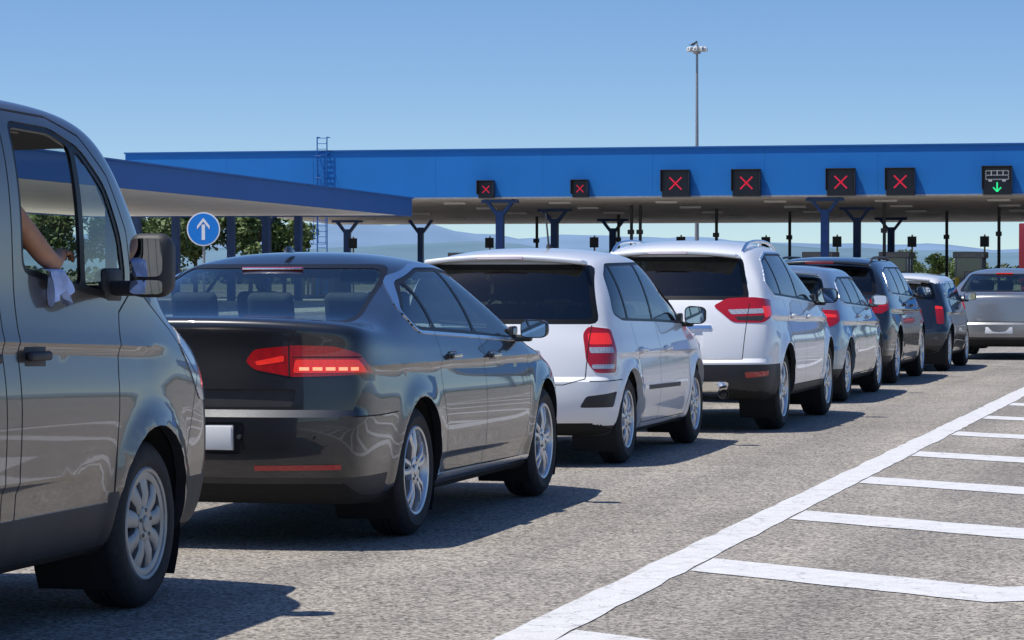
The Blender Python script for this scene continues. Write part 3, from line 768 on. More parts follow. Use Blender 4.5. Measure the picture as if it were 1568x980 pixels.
    for (y,xs) in((2.38,(-.5,.42)),(1.3,(-.5,0,.5))):
        for x in xs:
            R=Matrix.Rotation(math.radians(12),3,'X')
            box(bm,(x,y,1.15),(.46,.13,.66),R,bev=.05,seg=3,mi=1,taper=(.85,.9));box(bm,(x,y+.28,.85),(.5,.52,.16),bev=.05,seg=3,mi=1)
            box(bm,(x,y-.1,1.57),(.26,.1,.17),R,bev=.035,seg=3,mi=1)
    box(bm,(0,3.85,1.0),(1.65,.6,.42),bev=.1,seg=3);box(bm,(-.42,3.5,1.20),(.4,.15,.12),bev=.05)
    c=Vector((-.42,3.35,1.2));Rm=Matrix.Rotation(math.radians(45),3,'X');pts=[c+Rm@Vector((.2*math.cos(2*math.pi*i/24),.2*math.sin(2*math.pi*i/24),0)) for i in range(25)]
    tube(bm,pts,.015,6);tube(bm,[pts[0],c,pts[12]],.018,6)
    box(bm,(0,3.3,1.80),(.24,.03,.08),bev=.015);box(bm,(.45,3.2,1.90),(.42,.2,.02),bev=.008,mi=2)
    box(bm,(-.45,3.2,1.90),(.42,.2,.02),bev=.008,mi=2)
    for sg in(1,-1): box(bm,(sg*.855,3.05,1.19),(.06,.8,.26),bev=.03,seg=3,mi=0)
    obj_bm(bm,'interior',[INT,SEAT,mat('headliner',(.38,.37,.35),.9)],r)
    return b
t=time.time()
dark_sedan();print('sedan',time.time()-t)
white_minivan();white_suv()
generic_hatch('silver_hatchback',(-5.10,30.3,0),4.33,.89,1.45,1.0,(.80,3.42),.32,(.30,.37,.44),.6,'seven',mirror=0,roofr=.42)
generic_hatch('dark_station_wagon',(-5.22,35.45,0),4.62,.90,1.57,1.07,(.95,3.68),.34,(.03,.036,.045),.5,'twin5',rail=True,g=G_DARK,roofr=.35)
generic_hatch('black_compact_car',(-5.02,40.75,0),3.70,.84,1.37,.97,(.60,3.07),.31,(.015,.022,.035),.3,'five',roofmat=paint('paint_white_roof',(.78,.79,.79),0,.4),mini=True,roofr=.22,
   lt=[(.60,.66),(.72,.66),(.74,.90),(.62,.92)])
def far_sedan():
    sp=dict(L=4.5,hw=.885,H=1.45,wr=.32,aR=.37,wy=(.95,3.65),gr=(2,8),lv=2,
     st=[(0,.90,.30,1.03),(.12,.95,.24,1.05),(.42,.985,.20,1.05),(1.0,1,.19,1.02),(1.6,1,.19,1.0),(2.2,1,.19,.99),(2.7,1,.19,.98),(3.2,1,.19,.97),(3.6,.99,.19,.95),(4.1,.965,.19,.88),(4.36,.92,.22,.78),(4.5,.84,.28,.64)],
     roof=[(1.0,1.36),(1.35,1.44),(1.7,1.46),(2.0,1.46),(2.3,1.45),(2.6,1.41),(2.85,1.33)],
     ry=[.05,.0,.0,.02,.02],g6=.71,g5=.87,crown=.05,creases=[(.86,.80,.012,.15,4.0)],cr=.16,shelf=[(.56,.035)])
    b=Body(sp)
    side_glass(b,[(.86,1.10),(1.0,1.02),(2.2,.99),(3.35,.95),(3.1,1.10),(2.6,1.31),(2.2,1.365),(1.6,1.365),(1.2,1.29)],[.7,1.35,2.2,3.5],r=.05,gl=13)
    rw=[(-.68,1.07),(.68,1.07),(.56,1.36),(-.56,1.36)]
    cd=lambda n,c:n.y<-.05 and n.z>.2 and c.y<1.7 and c.z>1.03
    b.region('rear',rnd(rw,.06),2,cond=cd);b.region('rear',rnd(inset(rw,.025),.05),1,push=-.003,cond=cd)
    b.both('d',rnd([(.44,.80),(.48,.93),(.62,.97),(.86,.97),(.78,.80),(.62,.72)],.02),5,push=.004)
    b.both('d',rnd([(.50,.86),(.78,.86),(.78,.90),(.52,.90)],.01),6,push=.001,only=[5])
    b.seam('rear',[(-.66,1.02),(-.6,.60),(.6,.60),(.66,1.02)],w=.012)
    b.region('rear',[(-1,.1),(1,.1),(1,.36),(-1,.36)],3,cond=lambda n,c:c.y<.5)
    b.seam('side',[(1.3,1.02),(1.4,.28),(3.1,.28),(3.2,.5),(3.2,.96)]);b.seam('side',[(2.24,.99),(2.26,.28)])
    front_generic(b,[(-.68,.98),(.68,.98),(.58,1.34),(-.58,1.34)],.76,[(.62,.68),(.95,.70),(1.0,.64),(.9,.56),(.62,.58)])
    b.arches_cut(0)
    m=std_mats(paint('paint_silver',(.30,.31,.31),.6,.3),G_MID)
    r=b.finish('silver_sedan',m,(-3.98,46.6,0))
    add_wheels(b,.2,.21,'seven');add_mirror(b,3.0,1.02,out=.09);add_handles(b,[(1.55,.87),(2.4,.86)]);add_interior(b,[(1.3,3),(2.15,2)],floor=.36,dash=(3.0,.92));plate(b,.015,.47,w=.42,h=.10)
    bm=bmesh.new();box(bm,(0,1.06,1.365),(.26,.04,.015),mi=0);obj_bm(bm,'high_brake_light',[REDLIT],r)
far_sedan()
VAN=gray_van();print('cars',time.time()-t)
# ---------------------------------------------------------------- passenger in the van
def skin_obj(name,pts,edges,rad,mats,parent,sub=2,root=0):
    me=bpy.data.meshes.new(name);me.from_pydata(pts,edges,[])
    o=bpy.data.objects.new(name,me);COL.objects.link(o);o.parent=parent
    o.modifiers.new('skin','SKIN');md=o.modifiers.new('sub','SUBSURF');md.levels=sub;md.render_levels=sub
    for i,r in enumerate(rad):
        me.skin_vertices[0].data[i].radius=(r,r) if not isinstance(r,tuple) else r
        me.skin_vertices[0].data[i].use_root=(i==root)
    for m in mats: me.materials.append(m)
    o.modifiers['skin'].use_smooth_shade=True
    return o
SKIN=mat('skin',(.46,.22,.12),.5,noise_amt=.12,nscale=25);SHIRT=mat('shirt',(.10,.13,.2),.9,noise_amt=.2);HAIR=mat('hair',(.03,.02,.015),.7)
pr=empty('seated_passenger',(-5.29,7.2,0))
P=[(.44,2.54,.98),(.44,2.51,1.25),(.44,2.49,1.48),(.44,2.50,1.60),(.44,2.51,1.66),(.35,2.85,.98),(.35,3.12,.96),(.35,3.25,.7),(.54,2.85,.98),(.54,3.12,.96),(.54,3.25,.7),(.60,2.51,1.60),(.72,2.56,1.62),(.27,2.51,1.57),(.21,2.58,1.32),(.25,2.83,1.16)]
E=[(0,1),(1,2),(2,3),(3,4),(0,5),(5,6),(6,7),(0,8),(8,9),(9,10),(2,11),(11,12),(2,13),(13,14),(14,15)]
skin_obj('clothed_body',P,E,[.15,.14,.15,.09,.06,.09,.07,.055,.09,.07,.055,.075,.065,.075,.055,.045],[SHIRT],pr)
A=[(.70,2.56,1.625),(.77,2.66,1.66),(.84,2.79,1.59),(.905,2.955,1.425),(.905,3.05,1.39),(.87,3.17,1.405),(.85,3.23,1.42),(.84,3.27,1.425)]
skin_obj('bare_arm',A,[(i,i+1) for i in range(7)],[.056,.054,.049,.043,.038,.028,.030,.028],[SKIN],pr)
for i,(dx,dz,ln) in enumerate(((-.030,.012,.062),(-.010,.018,.072),(.010,.016,.068),(.028,.006,.055))):
    a=Vector((.84+dx*.7,3.28,1.425+dz*.6));F=[a,a+Vector((dx*.2,ln*.5,.006)),a+Vector((dx*.3,ln*.8,-.012)),a+Vector((dx*.3,ln*.85,-.034))]
    skin_obj('finger_%d'%i,F,[(0,1),(1,2),(2,3)],[.011,.0095,.009,.008],[SKIN],pr,1)
F=[(.81,3.24,1.41),(.795,3.27,1.395),(.80,3.305,1.385)];skin_obj('thumb',F,[(0,1),(1,2)],[.013,.011,.009],[SKIN],pr,1)
bm=bmesh.new();bmesh.ops.create_icosphere(bm,subdivisions=4,radius=1)
for v in bm.verts:
    c=v.co.copy();x,y,z=c.x*.077,c.y*.097,c.z*.115
    if z<0: x*=1-.28*(-z/.12);y*=1-.12*(-z/.12)
    if y>0:
        nz=math.exp(-((z+.012)/.022)**2-(x/.014)**2);y+=.024*nz
        for sx in(-1,1): y-=.010*math.exp(-((z-.015)/.014)**2-((x-sx*.03)/.018)**2)
        y+=.006*math.exp(-((z+.048)/.008)**2-(x/.025)**2)
        y+=.006*math.exp(-((z+.095)/.015)**2-(x/.025)**2)
    for sx in(-1,1): x+=sx*.016*math.exp(-((z)/.028)**2-((y+.005)/.012)**2)*(1 if x*sx>.03 else 0)
    v.co=Vector((.44+x,2.54+y,1.785+z))
for f in bm.faces:
    c=f.calc_center_median();f.material_index=1 if (c.z>1.83 and c.y<2.61) or (c.y<2.51 and c.z>1.745) or c.z>1.87 else 0
obj_bm(bm,'head',[SKIN,HAIR],pr,ang=80)
bm=bmesh.new();nx,nz=16,12;G=[]
for i in range(nx+1):
    row=[]
    for j in range(nz+1):
        t=j/nz; y=2.88+.17*i/nx+.05*t; w=.016*math.sin(i*1.1+t*3)+.009*math.sin(i*2.7)
        if t<.3: x=.86+.085*(t/.3);z=1.372-.01*t
        else: x=.945+w*(.4+t)+.012*t; z=1.369-(t-.3)*(.15+.05*math.sin(i*.6+1))
        row.append(bm.verts.new((x,y,z)))
    G.append(row)
for i in range(nx):
    for j in range(nz): bm.faces.new((G[i][j],G[i+1][j],G[i+1][j+1],G[i][j+1]))
obj_bm(bm,'cloth',[mat('cloth_pale_blue',(.50,.60,.84),.9,noise_amt=.3,nscale=14)],pr,ang=80)
# ================================================================ GROUND
def asphalt():
    m=bpy.data.materials.new('asphalt');m.use_nodes=True;nt=m.node_tree;b=nt.nodes['Principled BSDF'];b.inputs['Roughness'].default_value=.85
    tc=nt.nodes.new('ShaderNodeTexCoord')
    def nz(sc,det=5,ro=.6):
        n=nt.nodes.new('ShaderNodeTexNoise');n.inputs['Scale'].default_value=sc;n.inputs['Detail'].default_value=det;n.inputs['Roughness'].default_value=ro
        nt.links.new(tc.outputs['Object'],n.inputs['Vector']);return n
    def ramp(src,a,ca,c,cc):
        r=nt.nodes.new('ShaderNodeValToRGB');r.color_ramp.elements[0].position=a;r.color_ramp.elements[0].color=(*ca,1);r.color_ramp.elements[1].position=c;r.color_ramp.elements[1].color=(*cc,1)
        nt.links.new(src,r.inputs[0]);return r
    def mul(a,c,f=1,mode='MULTIPLY'):
        x=nt.nodes.new('ShaderNodeMix');x.data_type='RGBA';x.blend_type=mode;x.inputs[0].default_value=f
        nt.links.new(a,x.inputs[6]);nt.links.new(c,x.inputs[7]);return x.outputs[2]
    v=nt.nodes.new('ShaderNodeTexVoronoi');v.inputs['Scale'].default_value=68;nt.links.new(tc.outputs['Object'],v.inputs['Vector'])
    g=nt.nodes.new('ShaderNodeSeparateColor');nt.links.new(v.outputs['Color'],g.inputs[0])
    agg=ramp(g.outputs[0],.05,(.115,.103,.09),.9,(.45,.41,.355))
    big=ramp(nz(.28,6,.6).outputs['Fac'],.3,(.84,.84,.84),.7,(1.12,1.11,1.09))
    med=ramp(nz(2.0,8,.7).outputs['Fac'],.3,(.86,.86,.86),.7,(1.10,1.10,1.10))
    fine=ramp(nz(48,4,.7).outputs['Fac'],.35,(.72,.72,.72),.65,(1.22,1.22,1.22))
    c=mul(mul(mul(agg.outputs[0],big.outputs[0]),med.outputs[0]),fine.outputs[0])
    mp=nt.nodes.new('ShaderNodeMapping');mp.inputs['Scale'].default_value=(1.6,.05,1);nt.links.new(tc.outputs['Object'],mp.inputs[0])
    n=nt.nodes.new('ShaderNodeTexNoise');n.inputs['Scale'].default_value=1;n.inputs['Detail'].default_value=5;nt.links.new(mp.outputs[0],n.inputs[0])
    st=ramp(n.outputs['Fac'],.35,(.80,.80,.81),.6,(1.06,1.06,1.05));c=mul(c,st.outputs[0])
    oil=ramp(nz(1.3,3,.5).outputs['Fac'],.66,(1,1,1),.76,(.62,.61,.60));c=mul(c,oil.outputs[0])
    nt.links.new(c,b.inputs['Base Color'])
    bp=nt.nodes.new('ShaderNodeBump');bp.inputs['Strength'].default_value=.6;bp.inputs['Distance'].default_value=.006
    nt.links.new(v.outputs['Distance'],bp.inputs['Height']);nt.links.new(bp.outputs[0],b.inputs['Normal'])
    return m
ASPH=asphalt()
def plane(name,x0,x1,y0,y1,z,m):
    bm=bmesh.new();bm.faces.new([bm.verts.new(p) for p in((x0,y0,z),(x1,y0,z),(x1,y1,z),(x0,y1,z))]);return obj_bm(bm,name,[m],smooth=False)
plane('ground',-6000,6000,-3000,9000,0-.004,mat('dry_grass',(.20,.19,.10),.95,noise_amt=.4,nscale=.05))
plane('road',-150,150,-60,235,0,ASPH)
def roadpaint():
    m=bpy.data.materials.new('road_paint');m.use_nodes=True;nt=m.node_tree;b=nt.nodes['Principled BSDF'];b.inputs['Roughness'].default_value=.6
    tc=nt.nodes.new('ShaderNodeTexCoord')
    n=nt.nodes.new('ShaderNodeTexNoise');n.inputs['Scale'].default_value=9;n.inputs['Detail'].default_value=10;n.inputs['Roughness'].default_value=.75;nt.links.new(tc.outputs['Object'],n.inputs[0])
    r=nt.nodes.new('ShaderNodeValToRGB');e=r.color_ramp.elements;e[0].position=.32;e[0].color=(.34,.32,.30,1);e[1].position=.42;e[1].color=(.60,.595,.58,1)
    k=e.new(.7);k.color=(.72,.72,.715,1);nt.links.new(n.outputs['Fac'],r.inputs[0])
    v=nt.nodes.new('ShaderNodeTexVoronoi');v.feature='DISTANCE_TO_EDGE';v.inputs['Scale'].default_value=2.2
    n2=nt.nodes.new('ShaderNodeTexNoise');n2.inputs['Scale'].default_value=3;n2.inputs['Detail'].default_value=5;nt.links.new(tc.outputs['Object'],n2.inputs[0])
    ad=nt.nodes.new('ShaderNodeMix');ad.data_type='RGBA';ad.blend_type='ADD';ad.inputs[0].default_value=.5;nt.links.new(tc.outputs['Object'],ad.inputs[6]);nt.links.new(n2.outputs['Color'],ad.inputs[7]);nt.links.new(ad.outputs[2],v.inputs['Vector'])
    mr=nt.nodes.new('ShaderNodeMapRange');mr.inputs[1].default_value=0;mr.inputs[2].default_value=.014;mr.inputs[3].default_value=.62;mr.inputs[4].default_value=1;nt.links.new(v.outputs['Distance'],mr.inputs[0])
    mx=nt.nodes.new('ShaderNodeMix');mx.data_type='RGBA';mx.blend_type='MULTIPLY';mx.inputs[0].default_value=1;nt.links.new(r.outputs[0],mx.inputs[6]);nt.links.new(mr.outputs[0],mx.inputs[7])
    nt.links.new(mx.outputs[2],b.inputs['Base Color'])
    bp=nt.nodes.new('ShaderNodeBump');bp.inputs['Strength'].default_value=.5;bp.inputs['Distance'].default_value=.006
    v2=nt.nodes.new('ShaderNodeTexVoronoi');v2.inputs['Scale'].default_value=60;nt.links.new(tc.outputs['Object'],v2.inputs['Vector']);nt.links.new(v2.outputs['Distance'],bp.inputs['Height']);nt.links.new(bp.outputs[0],b.inputs['Normal'])
    return m
bm=bmesh.new();z=.004;rgm=random.Random(3)
def wob(): return rgm.uniform(-.010,.010)
def strip(a0,a1,b0,b1,n):
    A=[];B=[];al=abs(b0[0]-a0[0])<.01
    for i in range(n+1):
        t=i/n;w0=wob() if 0<i<n else 0;w1=wob() if 0<i<n else 0
        A.append(bm.verts.new((a0[0]+(b0[0]-a0[0])*t+w0*(1 if al else 0),a0[1]+(b0[1]-a0[1])*t+w0*(0 if al else 1),z)))
        B.append(bm.verts.new((a1[0]+(b1[0]-a1[0])*t+w1*(1 if al else 0),a1[1]+(b1[1]-a1[1])*t+w1*(0 if al else 1),z)))
    for i in range(n): bm.faces.new((A[i],B[i],B[i+1],A[i+1]))
xl0,xl1,xr0,xr1=-2.74,-2.51,.36,.59;ap=-1.08;sl=.68
strip((xl0,-20),(xl1-.012,-20),(xl0,120),(xl1-.012,120),500);strip((xr0+.012,-20),(xr1,-20),(xr0+.012,120),(xr1,120),500)
y=13.13-2.9*6
while y<118:
    h=.60;a=y-sl*(ap-xl1)
    strip((xl1,y),(xl1,y+h),(ap,a),(ap,a+h),12)
    strip((ap,a),(ap,a+h),(xr0,a+sl*(xr0-ap)),(xr0,a+sl*(xr0-ap)+h),12)
    y+=2.9
strip((-9.4,-20),(-9.25,-20),(-9.4,130),(-9.25,130),200)
for f in bm.faces:
    f.normal_update()
    if f.normal.z<0:f.normal_flip()
obj_bm(bm,'road_markings',[roadpaint()],smooth=False)
# ================================================================ TOLL PLAZA
BLUE=mat('blue_fascia',(.001,.155,.50),.55,noise_amt=.05,nscale=.4);BLUE2=mat('blue_steel',(.010,.055,.20),.5,noise_amt=.15,nscale=2)
BLUE3=mat('blue_fascia_dark',(.003,.10,.36),.55,noise_amt=.05,nscale=.4)  # darker blue_fascia copy: side canopy's shade put into the colour; also trim, ladder
SOFF=mat('soffit_panels',(.78,.72,.65),.7,noise_amt=.12,nscale=.6);GREY=mat('galvanised_steel',(.32,.33,.34),.5,.4,noise_amt=.15)
DARK=mat('dark_steel',(.03,.032,.036),.6);CONC=mat('concrete',(.36,.35,.33),.9,noise_amt=.15,nscale=2)
pl=empty('toll_plaza_canopy',(0,0,0))
XL,XR,YF,YB=-61.4,34.0,153.7,192.0
bm=bmesh.new()
x=XL
while x<XR-.1:
    w=min(6.0,XR-x);box(bm,(x+w/2,YF,6.8),(w-.008,.12,2.55),mi=0);x+=w
box(bm,((XL+XR)/2,YF+.1,6.8),(XR-XL-.05,.06,2.5),mi=0)
box(bm,((XL+XR)/2,YF-.02,8.10),(XR-XL+.1,.24,.08),mi=3);box(bm,((XL+XR)/2,YF-.02,5.47),(XR-XL+.1,.22,.10),mi=2)
box(bm,(XL,(YF+YB)/2+.1,6.8),(.12,YB-YF,2.55),mi=1);box(bm,(XR,(YF+YB)/2+.1,6.8),(.12,YB-YF,2.55),mi=1)
box(bm,((XL+XR)/2,YB,6.1),(XR-XL,.12,2.6),mi=1)
v=[bm.verts.new(p) for p in((XL,YF+.15,8.0),(XR,YF+.15,8.0),(XR,YB,7.4),(XL,YB,7.4))];f=bm.faces.new(v);f.material_index=2
obj_bm(bm,'fascia',[BLUE,BLUE2,GREY,BLUE3],pl,smooth=False)
bm=bmesh.new();n=60
for i in range(n):
    t0,t1=i/n,(i+1)/n;ya,yb=YF+.14+t0*(YB-YF-.2),YF+.14+t1*(YB-YF-.2);za,zb=5.46-.72*t0,5.46-.72*t1
    bm.faces.new([bm.verts.new(p) for p in((XL+.1,ya,za),(XL+.1,yb-.06,zb),(XR-.1,yb-.06,zb),(XR-.1,ya,za))])
    bm.faces.new([bm.verts.new(p) for p in((XL+.1,yb-.06,zb),(XL+.1,yb-.06,zb+.06),(XR-.1,yb-.06,zb+.06),(XR-.1,yb-.06,zb))])
    bm.faces.new([bm.verts.new(p) for p in((XL+.1,yb-.06,zb+.06),(XL+.1,yb,zb+.06),(XR-.1,yb,zb+.06),(XR-.1,yb-.06,zb+.06))])
obj_bm(bm,'soffit',[SOFF],pl,smooth=False)
bm=bmesh.new()
for X in (-58,-40.2,-22.4,-4.6,13.2,31):
    for Y,zt in ((155.2,5.4),(168,5.2),(184,4.9)):
        if X==-58 and Y<160: continue
        box(bm,(X,Y,zt/2-.3),(.42,.42,zt-.6),bev=.03,mi=0)
        for sg in(-1,1):
            box(bm,(X+sg*.42,Y,zt-.45),(.16,.34,1.3),Matrix.Rotation(math.radians(sg*38),3,'Y'),mi=0)
        box(bm,(X,Y,zt-.08),(2.0,.5,.16),mi=0)
box(bm,(-53,184,2.2),(.34,.34,4.4),mi=0)
for sg in(-1,1): box(bm,(-53+sg*.4,184,4.4),(.15,.3,1.2),Matrix.Rotation(math.radians(sg*38),3,'Y'),mi=0)
obj_bm(bm,'columns',[BLUE2],pl,smooth=False)
bm=bmesh.new()
for X in range(-56,32,6):
    for Y,zz in((158,5.30),(165,5.17),(172,5.03),(180,4.88)): box(bm,(X+.5,Y,zz),(1.2,.35,.12),mi=0)
obj_bm(bm,'soffit_lights',[mat('lamp_housing',(.6,.6,.58),.4)],pl,smooth=False)
bm=bmesh.new();lx=-49.8;ly=YF-.3
for sg in(-.28,.28): cyl(bm,(lx+sg,ly,.2),(lx+sg,ly,8.85),.035,seg=6)
zz=.4
while zz<8.8: cyl(bm,(lx-.28,ly,zz),(lx+.28,ly,zz),.018,seg=5);zz+=.3
for zz in [3,4.2,5.4,6.6,7.8]:
    pts=[Vector((lx+.38*math.cos(a),ly-.32-.38*math.sin(a),zz)) for a in [math.pi*i/8 for i in range(9)]]
    tube(bm,[Vector((lx+.28,ly,zz))]+pts+[Vector((lx-.28,ly,zz))],.018,5)
for a in (.4,1.57,2.74): cyl(bm,(lx+.38*math.cos(a),ly-.32-.38*math.sin(a),3),(lx+.38*math.cos(a),ly-.32-.38*math.sin(a),7.8),.014,seg=5)
cyl(bm,(lx-.28,ly,8.85),(lx-.28,ly+.5,8.85),.03,seg=6);cyl(bm,(lx+.28,ly,8.85),(lx+.28,ly+.5,8.85),.03,seg=6)
for zz in(5.6,6.8,7.9):
    for sg in(-.28,.28): box(bm,(lx+sg,ly+.12,zz),(.05,.25,.05))
obj_bm(bm,'roof_ladder',[BLUE3],pl)
SIG=mat('signal_housing',(.03,.031,.034),.5,noise_amt=.2);SIGF=mat('signal_face',(.016,.016,.019),.35,noise_amt=.3,nscale=30)
LEDR=mat('led_red',(.45,.01,.03),.4,0,0,(1,.015,.07),.60);LEDG=mat('led_green',(.02,.5,.15),.4,0,0,(.03,1,.35),.8);LEDW=mat('led_white',(.5,.5,.5),.4,0,0,(1,1,1),.15)
def signal(X,z,w,h,kind='x'):
    e=empty('lane_signal',(X,YF-.06,z))
    bm=bmesh.new();box(bm,(0,-.16,0),(w,.30,h),bev=.02,mi=0)
    box(bm,(0,-.325,0),(w*.9,.02,h*.9),mi=1)
    box(bm,(0,-.42,h/2+.01),(w*1.04,.5,.03),mi=0)
    for sg in(-1,1): box(bm,(sg*(w/2+.01),-.42,.1*h),(.03,.42,h*.8),mi=0)
    box(bm,(0,-.337,0),(.015,.004,h*.88),mi=0);box(bm,(0,-.337,-.12*h),(w*.88,.004,.015),mi=0)
    def bar(x0,z0,x1,z1,t,mi,n=9):
        for i in range(n):
            s=(i+.5)/n
            box(bm,(x0+(x1-x0)*s,-.345,z0+(z1-z0)*s),(t,.012,t),Matrix.Rotation(math.radians(45),3,'Y') if kind=='x' else None,mi=mi)
    if kind=='x':
        q=w*.22
        bar(-q,-q,q,q,w*.052,2,9);bar(-q,q,q,-q,w*.052,2,9)
    else:
        bar(0,-.1,0,-.55,.07,3,7);bar(-.2,-.36,0,-.58,.07,3,4);bar(.2,-.36,0,-.58,.07,3,4)
        for (a,b_,c,d) in((-.58,.5,.58,.5),(-.58,.05,.58,.05),(-.58,.05,-.58,.5),(.58,.05,.58,.5),(-.55,.27,.55,.27),(-.3,.27,-.3,.5),(0,.27,0,.5),(.3,.27,.3,.5)):
            bar(a,b_,c,d,.05,4,14 if abs(c-a)>.5 else 5)
        for xx in(-.35,.35): bar(xx-.08,-.01,xx+.08,-.01,.1,4,2)
    obj_bm(bm,'housing',[SIG,SIGF,LEDR,LEDG,LEDW],e,smooth=False)
for X in(-40.5,-35.3): signal(X,5.93,.88,.92)
for X in(-30.1,-26.3,-21.3,-18.2): signal(X,6.17,1.5,1.4)
signal(-13.2,6.2,1.5,1.45,'bus')
signal(-8.2,6.17,1.5,1.4)
e2=empty('side_canopy',(0,0,0));bm=bmesh.new()
A=Vector((-42,144,0));d=Vector((4.5,-53.5,0)).normalized();B=A+d*92;nl=Vector((-d.y,d.x,0));nl=nl if nl.x<0 else -nl
def slab(a,b_,z0,z1,th,mi):
    c=(a+b_)/2;ln=(b_-a).length;ang=math.atan2((b_-a).y,(b_-a).x)
    box(bm,(c.x,c.y,(z0+z1)/2),(ln,th,z1-z0),Matrix.Rotation(ang,3,'Z'),mi=mi)
slab(A,B,4.30,5.20,.12,0)
C=A+nl*17;D_=B+nl*17
slab(A+nl*.1,C,4.30,5.20,.12,0);slab(C,D_,4.30,5.2,.12,0);slab(B+nl*.1,D_,4.3,5.2,.12,0)
slab(A-nl*.08,B-nl*.08,5.2,5.26,.2,0)
for i in range(46):
    p=A+d*(i*2+.08);q=A+d*((i+1)*2-.03)
    f=bm.faces.new([bm.verts.new((w.x,w.y,4.36)) for w in(p+nl*.08,q+nl*.08,q+nl*16.9,p+nl*16.9)]);f.material_index=1
f=bm.faces.new([bm.verts.new((w.x,w.y,4.42)) for w in(A,B,D_,C)]);f.material_index=1
f=bm.faces.new([bm.verts.new((w.x,w.y,5.1)) for w in(A,B,D_,C)]);f.material_index=2
obj_bm(bm,'roof',[BLUE3,mat('white_soffit',(.88,.84,.77),.6,noise_amt=.05,nscale=.5),GREY],e2,smooth=False)
bm=bmesh.new()
for (X,Y) in((-47.6,142.7),(-49.2,142.3),(-50.9,141.8),(-53.6,141),(-55.5,140.5)):
    box(bm,(X,Y,2.15),(.36,.36,4.3),bev=.02)
for k in(35,55,75):
    for t in(5,12): p=A+d*k+nl*t;box(bm,(p.x,p.y,2.15),(.36,.36,4.3),bev=.02)
obj_bm(bm,'columns',[BLUE2],e2,smooth=False)
plane('concrete_apron',-64,-33,45,150,.004,mat('pale_concrete',(.60,.56,.49),.9,noise_amt=.12,nscale=.5))
def booth_mesh():
    bm=bmesh.new()
    box(bm,(0,0,.08),(2.0,14,.16),bev=.05,mi=0)
    box(bm,(0,0,.65),(1.5,2.6,1.0),bev=.03,mi=1);box(bm,(0,0,2.42),(1.7,2.9,.35),bev=.04,mi=1)
    for x in(-.7,.7):
        for y in(-1.25,0,1.25): box(bm,(x,y,1.7),(.08,.08,1.1),mi=1)
    box(bm,(0,0,1.7),(1.36,2.44,1.1),mi=2)
    for y in(-5,-4): 
        cyl(bm,(-.3,y,.1),(-.3,y,1.2),.08,seg=10,mi=3);cyl(bm,(.3,y,.1),(.3,y,1.2),.08,seg=10,mi=3)
    cyl(bm,(.5,3,0),(.5,3,3.6),.05,seg=8,mi=3);box(bm,(.5,2.9,3.2),(.5,.12,.6),mi=4)
    box(bm,(.2,-3,.8),(.5,.4,1.4),bev=.03,mi=4);box(bm,(.2,-2.2,1.0),(.3,.3,.2),mi=5)
    me=bpy.data.meshes.new('booth');bm.to_mesh(me);bm.free()
    for m in(CONC,GREY,mat('booth_glass',(.03,.05,.06),.05,0,1),mat('bollard_yellow',(.6,.4,.03),.5),DARK,mat('red_steel',(.5,.02,.02),.4)): me.materials.append(m)
    return me
bme=booth_mesh()
for X in(-53,-44.5,-37.9,-32.6,-28.1,-23.8,-19.7,-15.6,-10.6,-5.6,-.6,4.5):
    e=empty('toll_booth',(X,163+random.uniform(-2,2),0));o=bpy.data.objects.new('booth',bme);COL.objects.link(o);o.parent=e
bm=bmesh.new()
for (X,Y,h) in((-36.8,170,4.9),(-33.9,160,5.2),(-33.4,160,5.2),(-30.2,166,5.1),(-26.6,170,5.0),(-19.6,158,5.2),(-17.5,170,5.0),(-14.1,165,5.1),(-11.9,160,5.2),(-43,175,4.9)):
    cyl(bm,(X,Y,0),(X,Y,h),.09,seg=8);box(bm,(X,Y-.15,h-1.5),(.3,.4,.25),mi=0)
obj_bm(bm,'camera_posts',[DARK],pl,smooth=False)
e=empty('red_lorry',(-8.85,128,0));bm=bmesh.new()
box(bm,(0,4.2,2.25),(2.5,8.2,2.6),bev=.05,mi=0);box(bm,(0,4.2,.85),(2.3,8.4,.2),mi=1)
for sg in(-1,1):
    box(bm,(sg*.6,.08,2.25),(1.1,.06,2.35),bev=.02,mi=0);box(bm,(sg*.95,.02,.75),(.4,.06,.14),mi=2)
    cyl(bm,(sg*.08,.0,1.1),(sg*.08,.0,3.4),.025,seg=8,mi=3)
    for y in(1.6,2.8,9.6): cyl(bm,(sg*.85,y,.5),(sg*1.2,y,.5),.5,.5,24,1)
box(bm,(0,9.6,1.9),(2.4,2.0,2.4),bev=.15,seg=3,mi=0);box(bm,(0,.0,.5),(2.3,.12,.12),mi=3);box(bm,(0,10.62,2.4),(2.0,.03,.8),mi=4)
obj_bm(bm,'lorry_body',[mat('lorry_red',(.22,.015,.022),.4),UNDER,RED,GREY,BLACK],e)
e=empty('direction_sign',(-27.2,73.6,0),math.radians(8));bm=bmesh.new()
cyl(bm,(0,.06,0),(0,.06,2.9),.038,seg=12,mi=2)
def disc(r,y,mi,th=.012):
    cyl(bm,(0,y+th,2.55),(0,y,2.55),r,r,48,mi)
disc(.45,0,1);disc(.415,-.004,0,.004)
z0=2.55
def flat(P,y,mi):
    f=bm.faces.new([bm.verts.new((p[0],y,z0+p[1])) for p in P]);f.material_index=mi
flat([(-.045,-.29),(.045,-.29),(.045,.12),(-.045,.12)],-.008,1)
flat([(-.17,.085),(0,.30),(0,.20),(-.17,-.01)],-.010,1);flat([(.17,.085),(.17,-.01),(0,.20),(0,.30)],-.010,1)
obj_bm(bm,'sign_face',[mat('sign_blue',(.003,.22,.72),.4),mat('sign_white',(.88,.88,.88),.4),GREY],e,smooth=False)
e=empty('street_lamp',(-38.1,201.8,0));bm=bmesh.new()
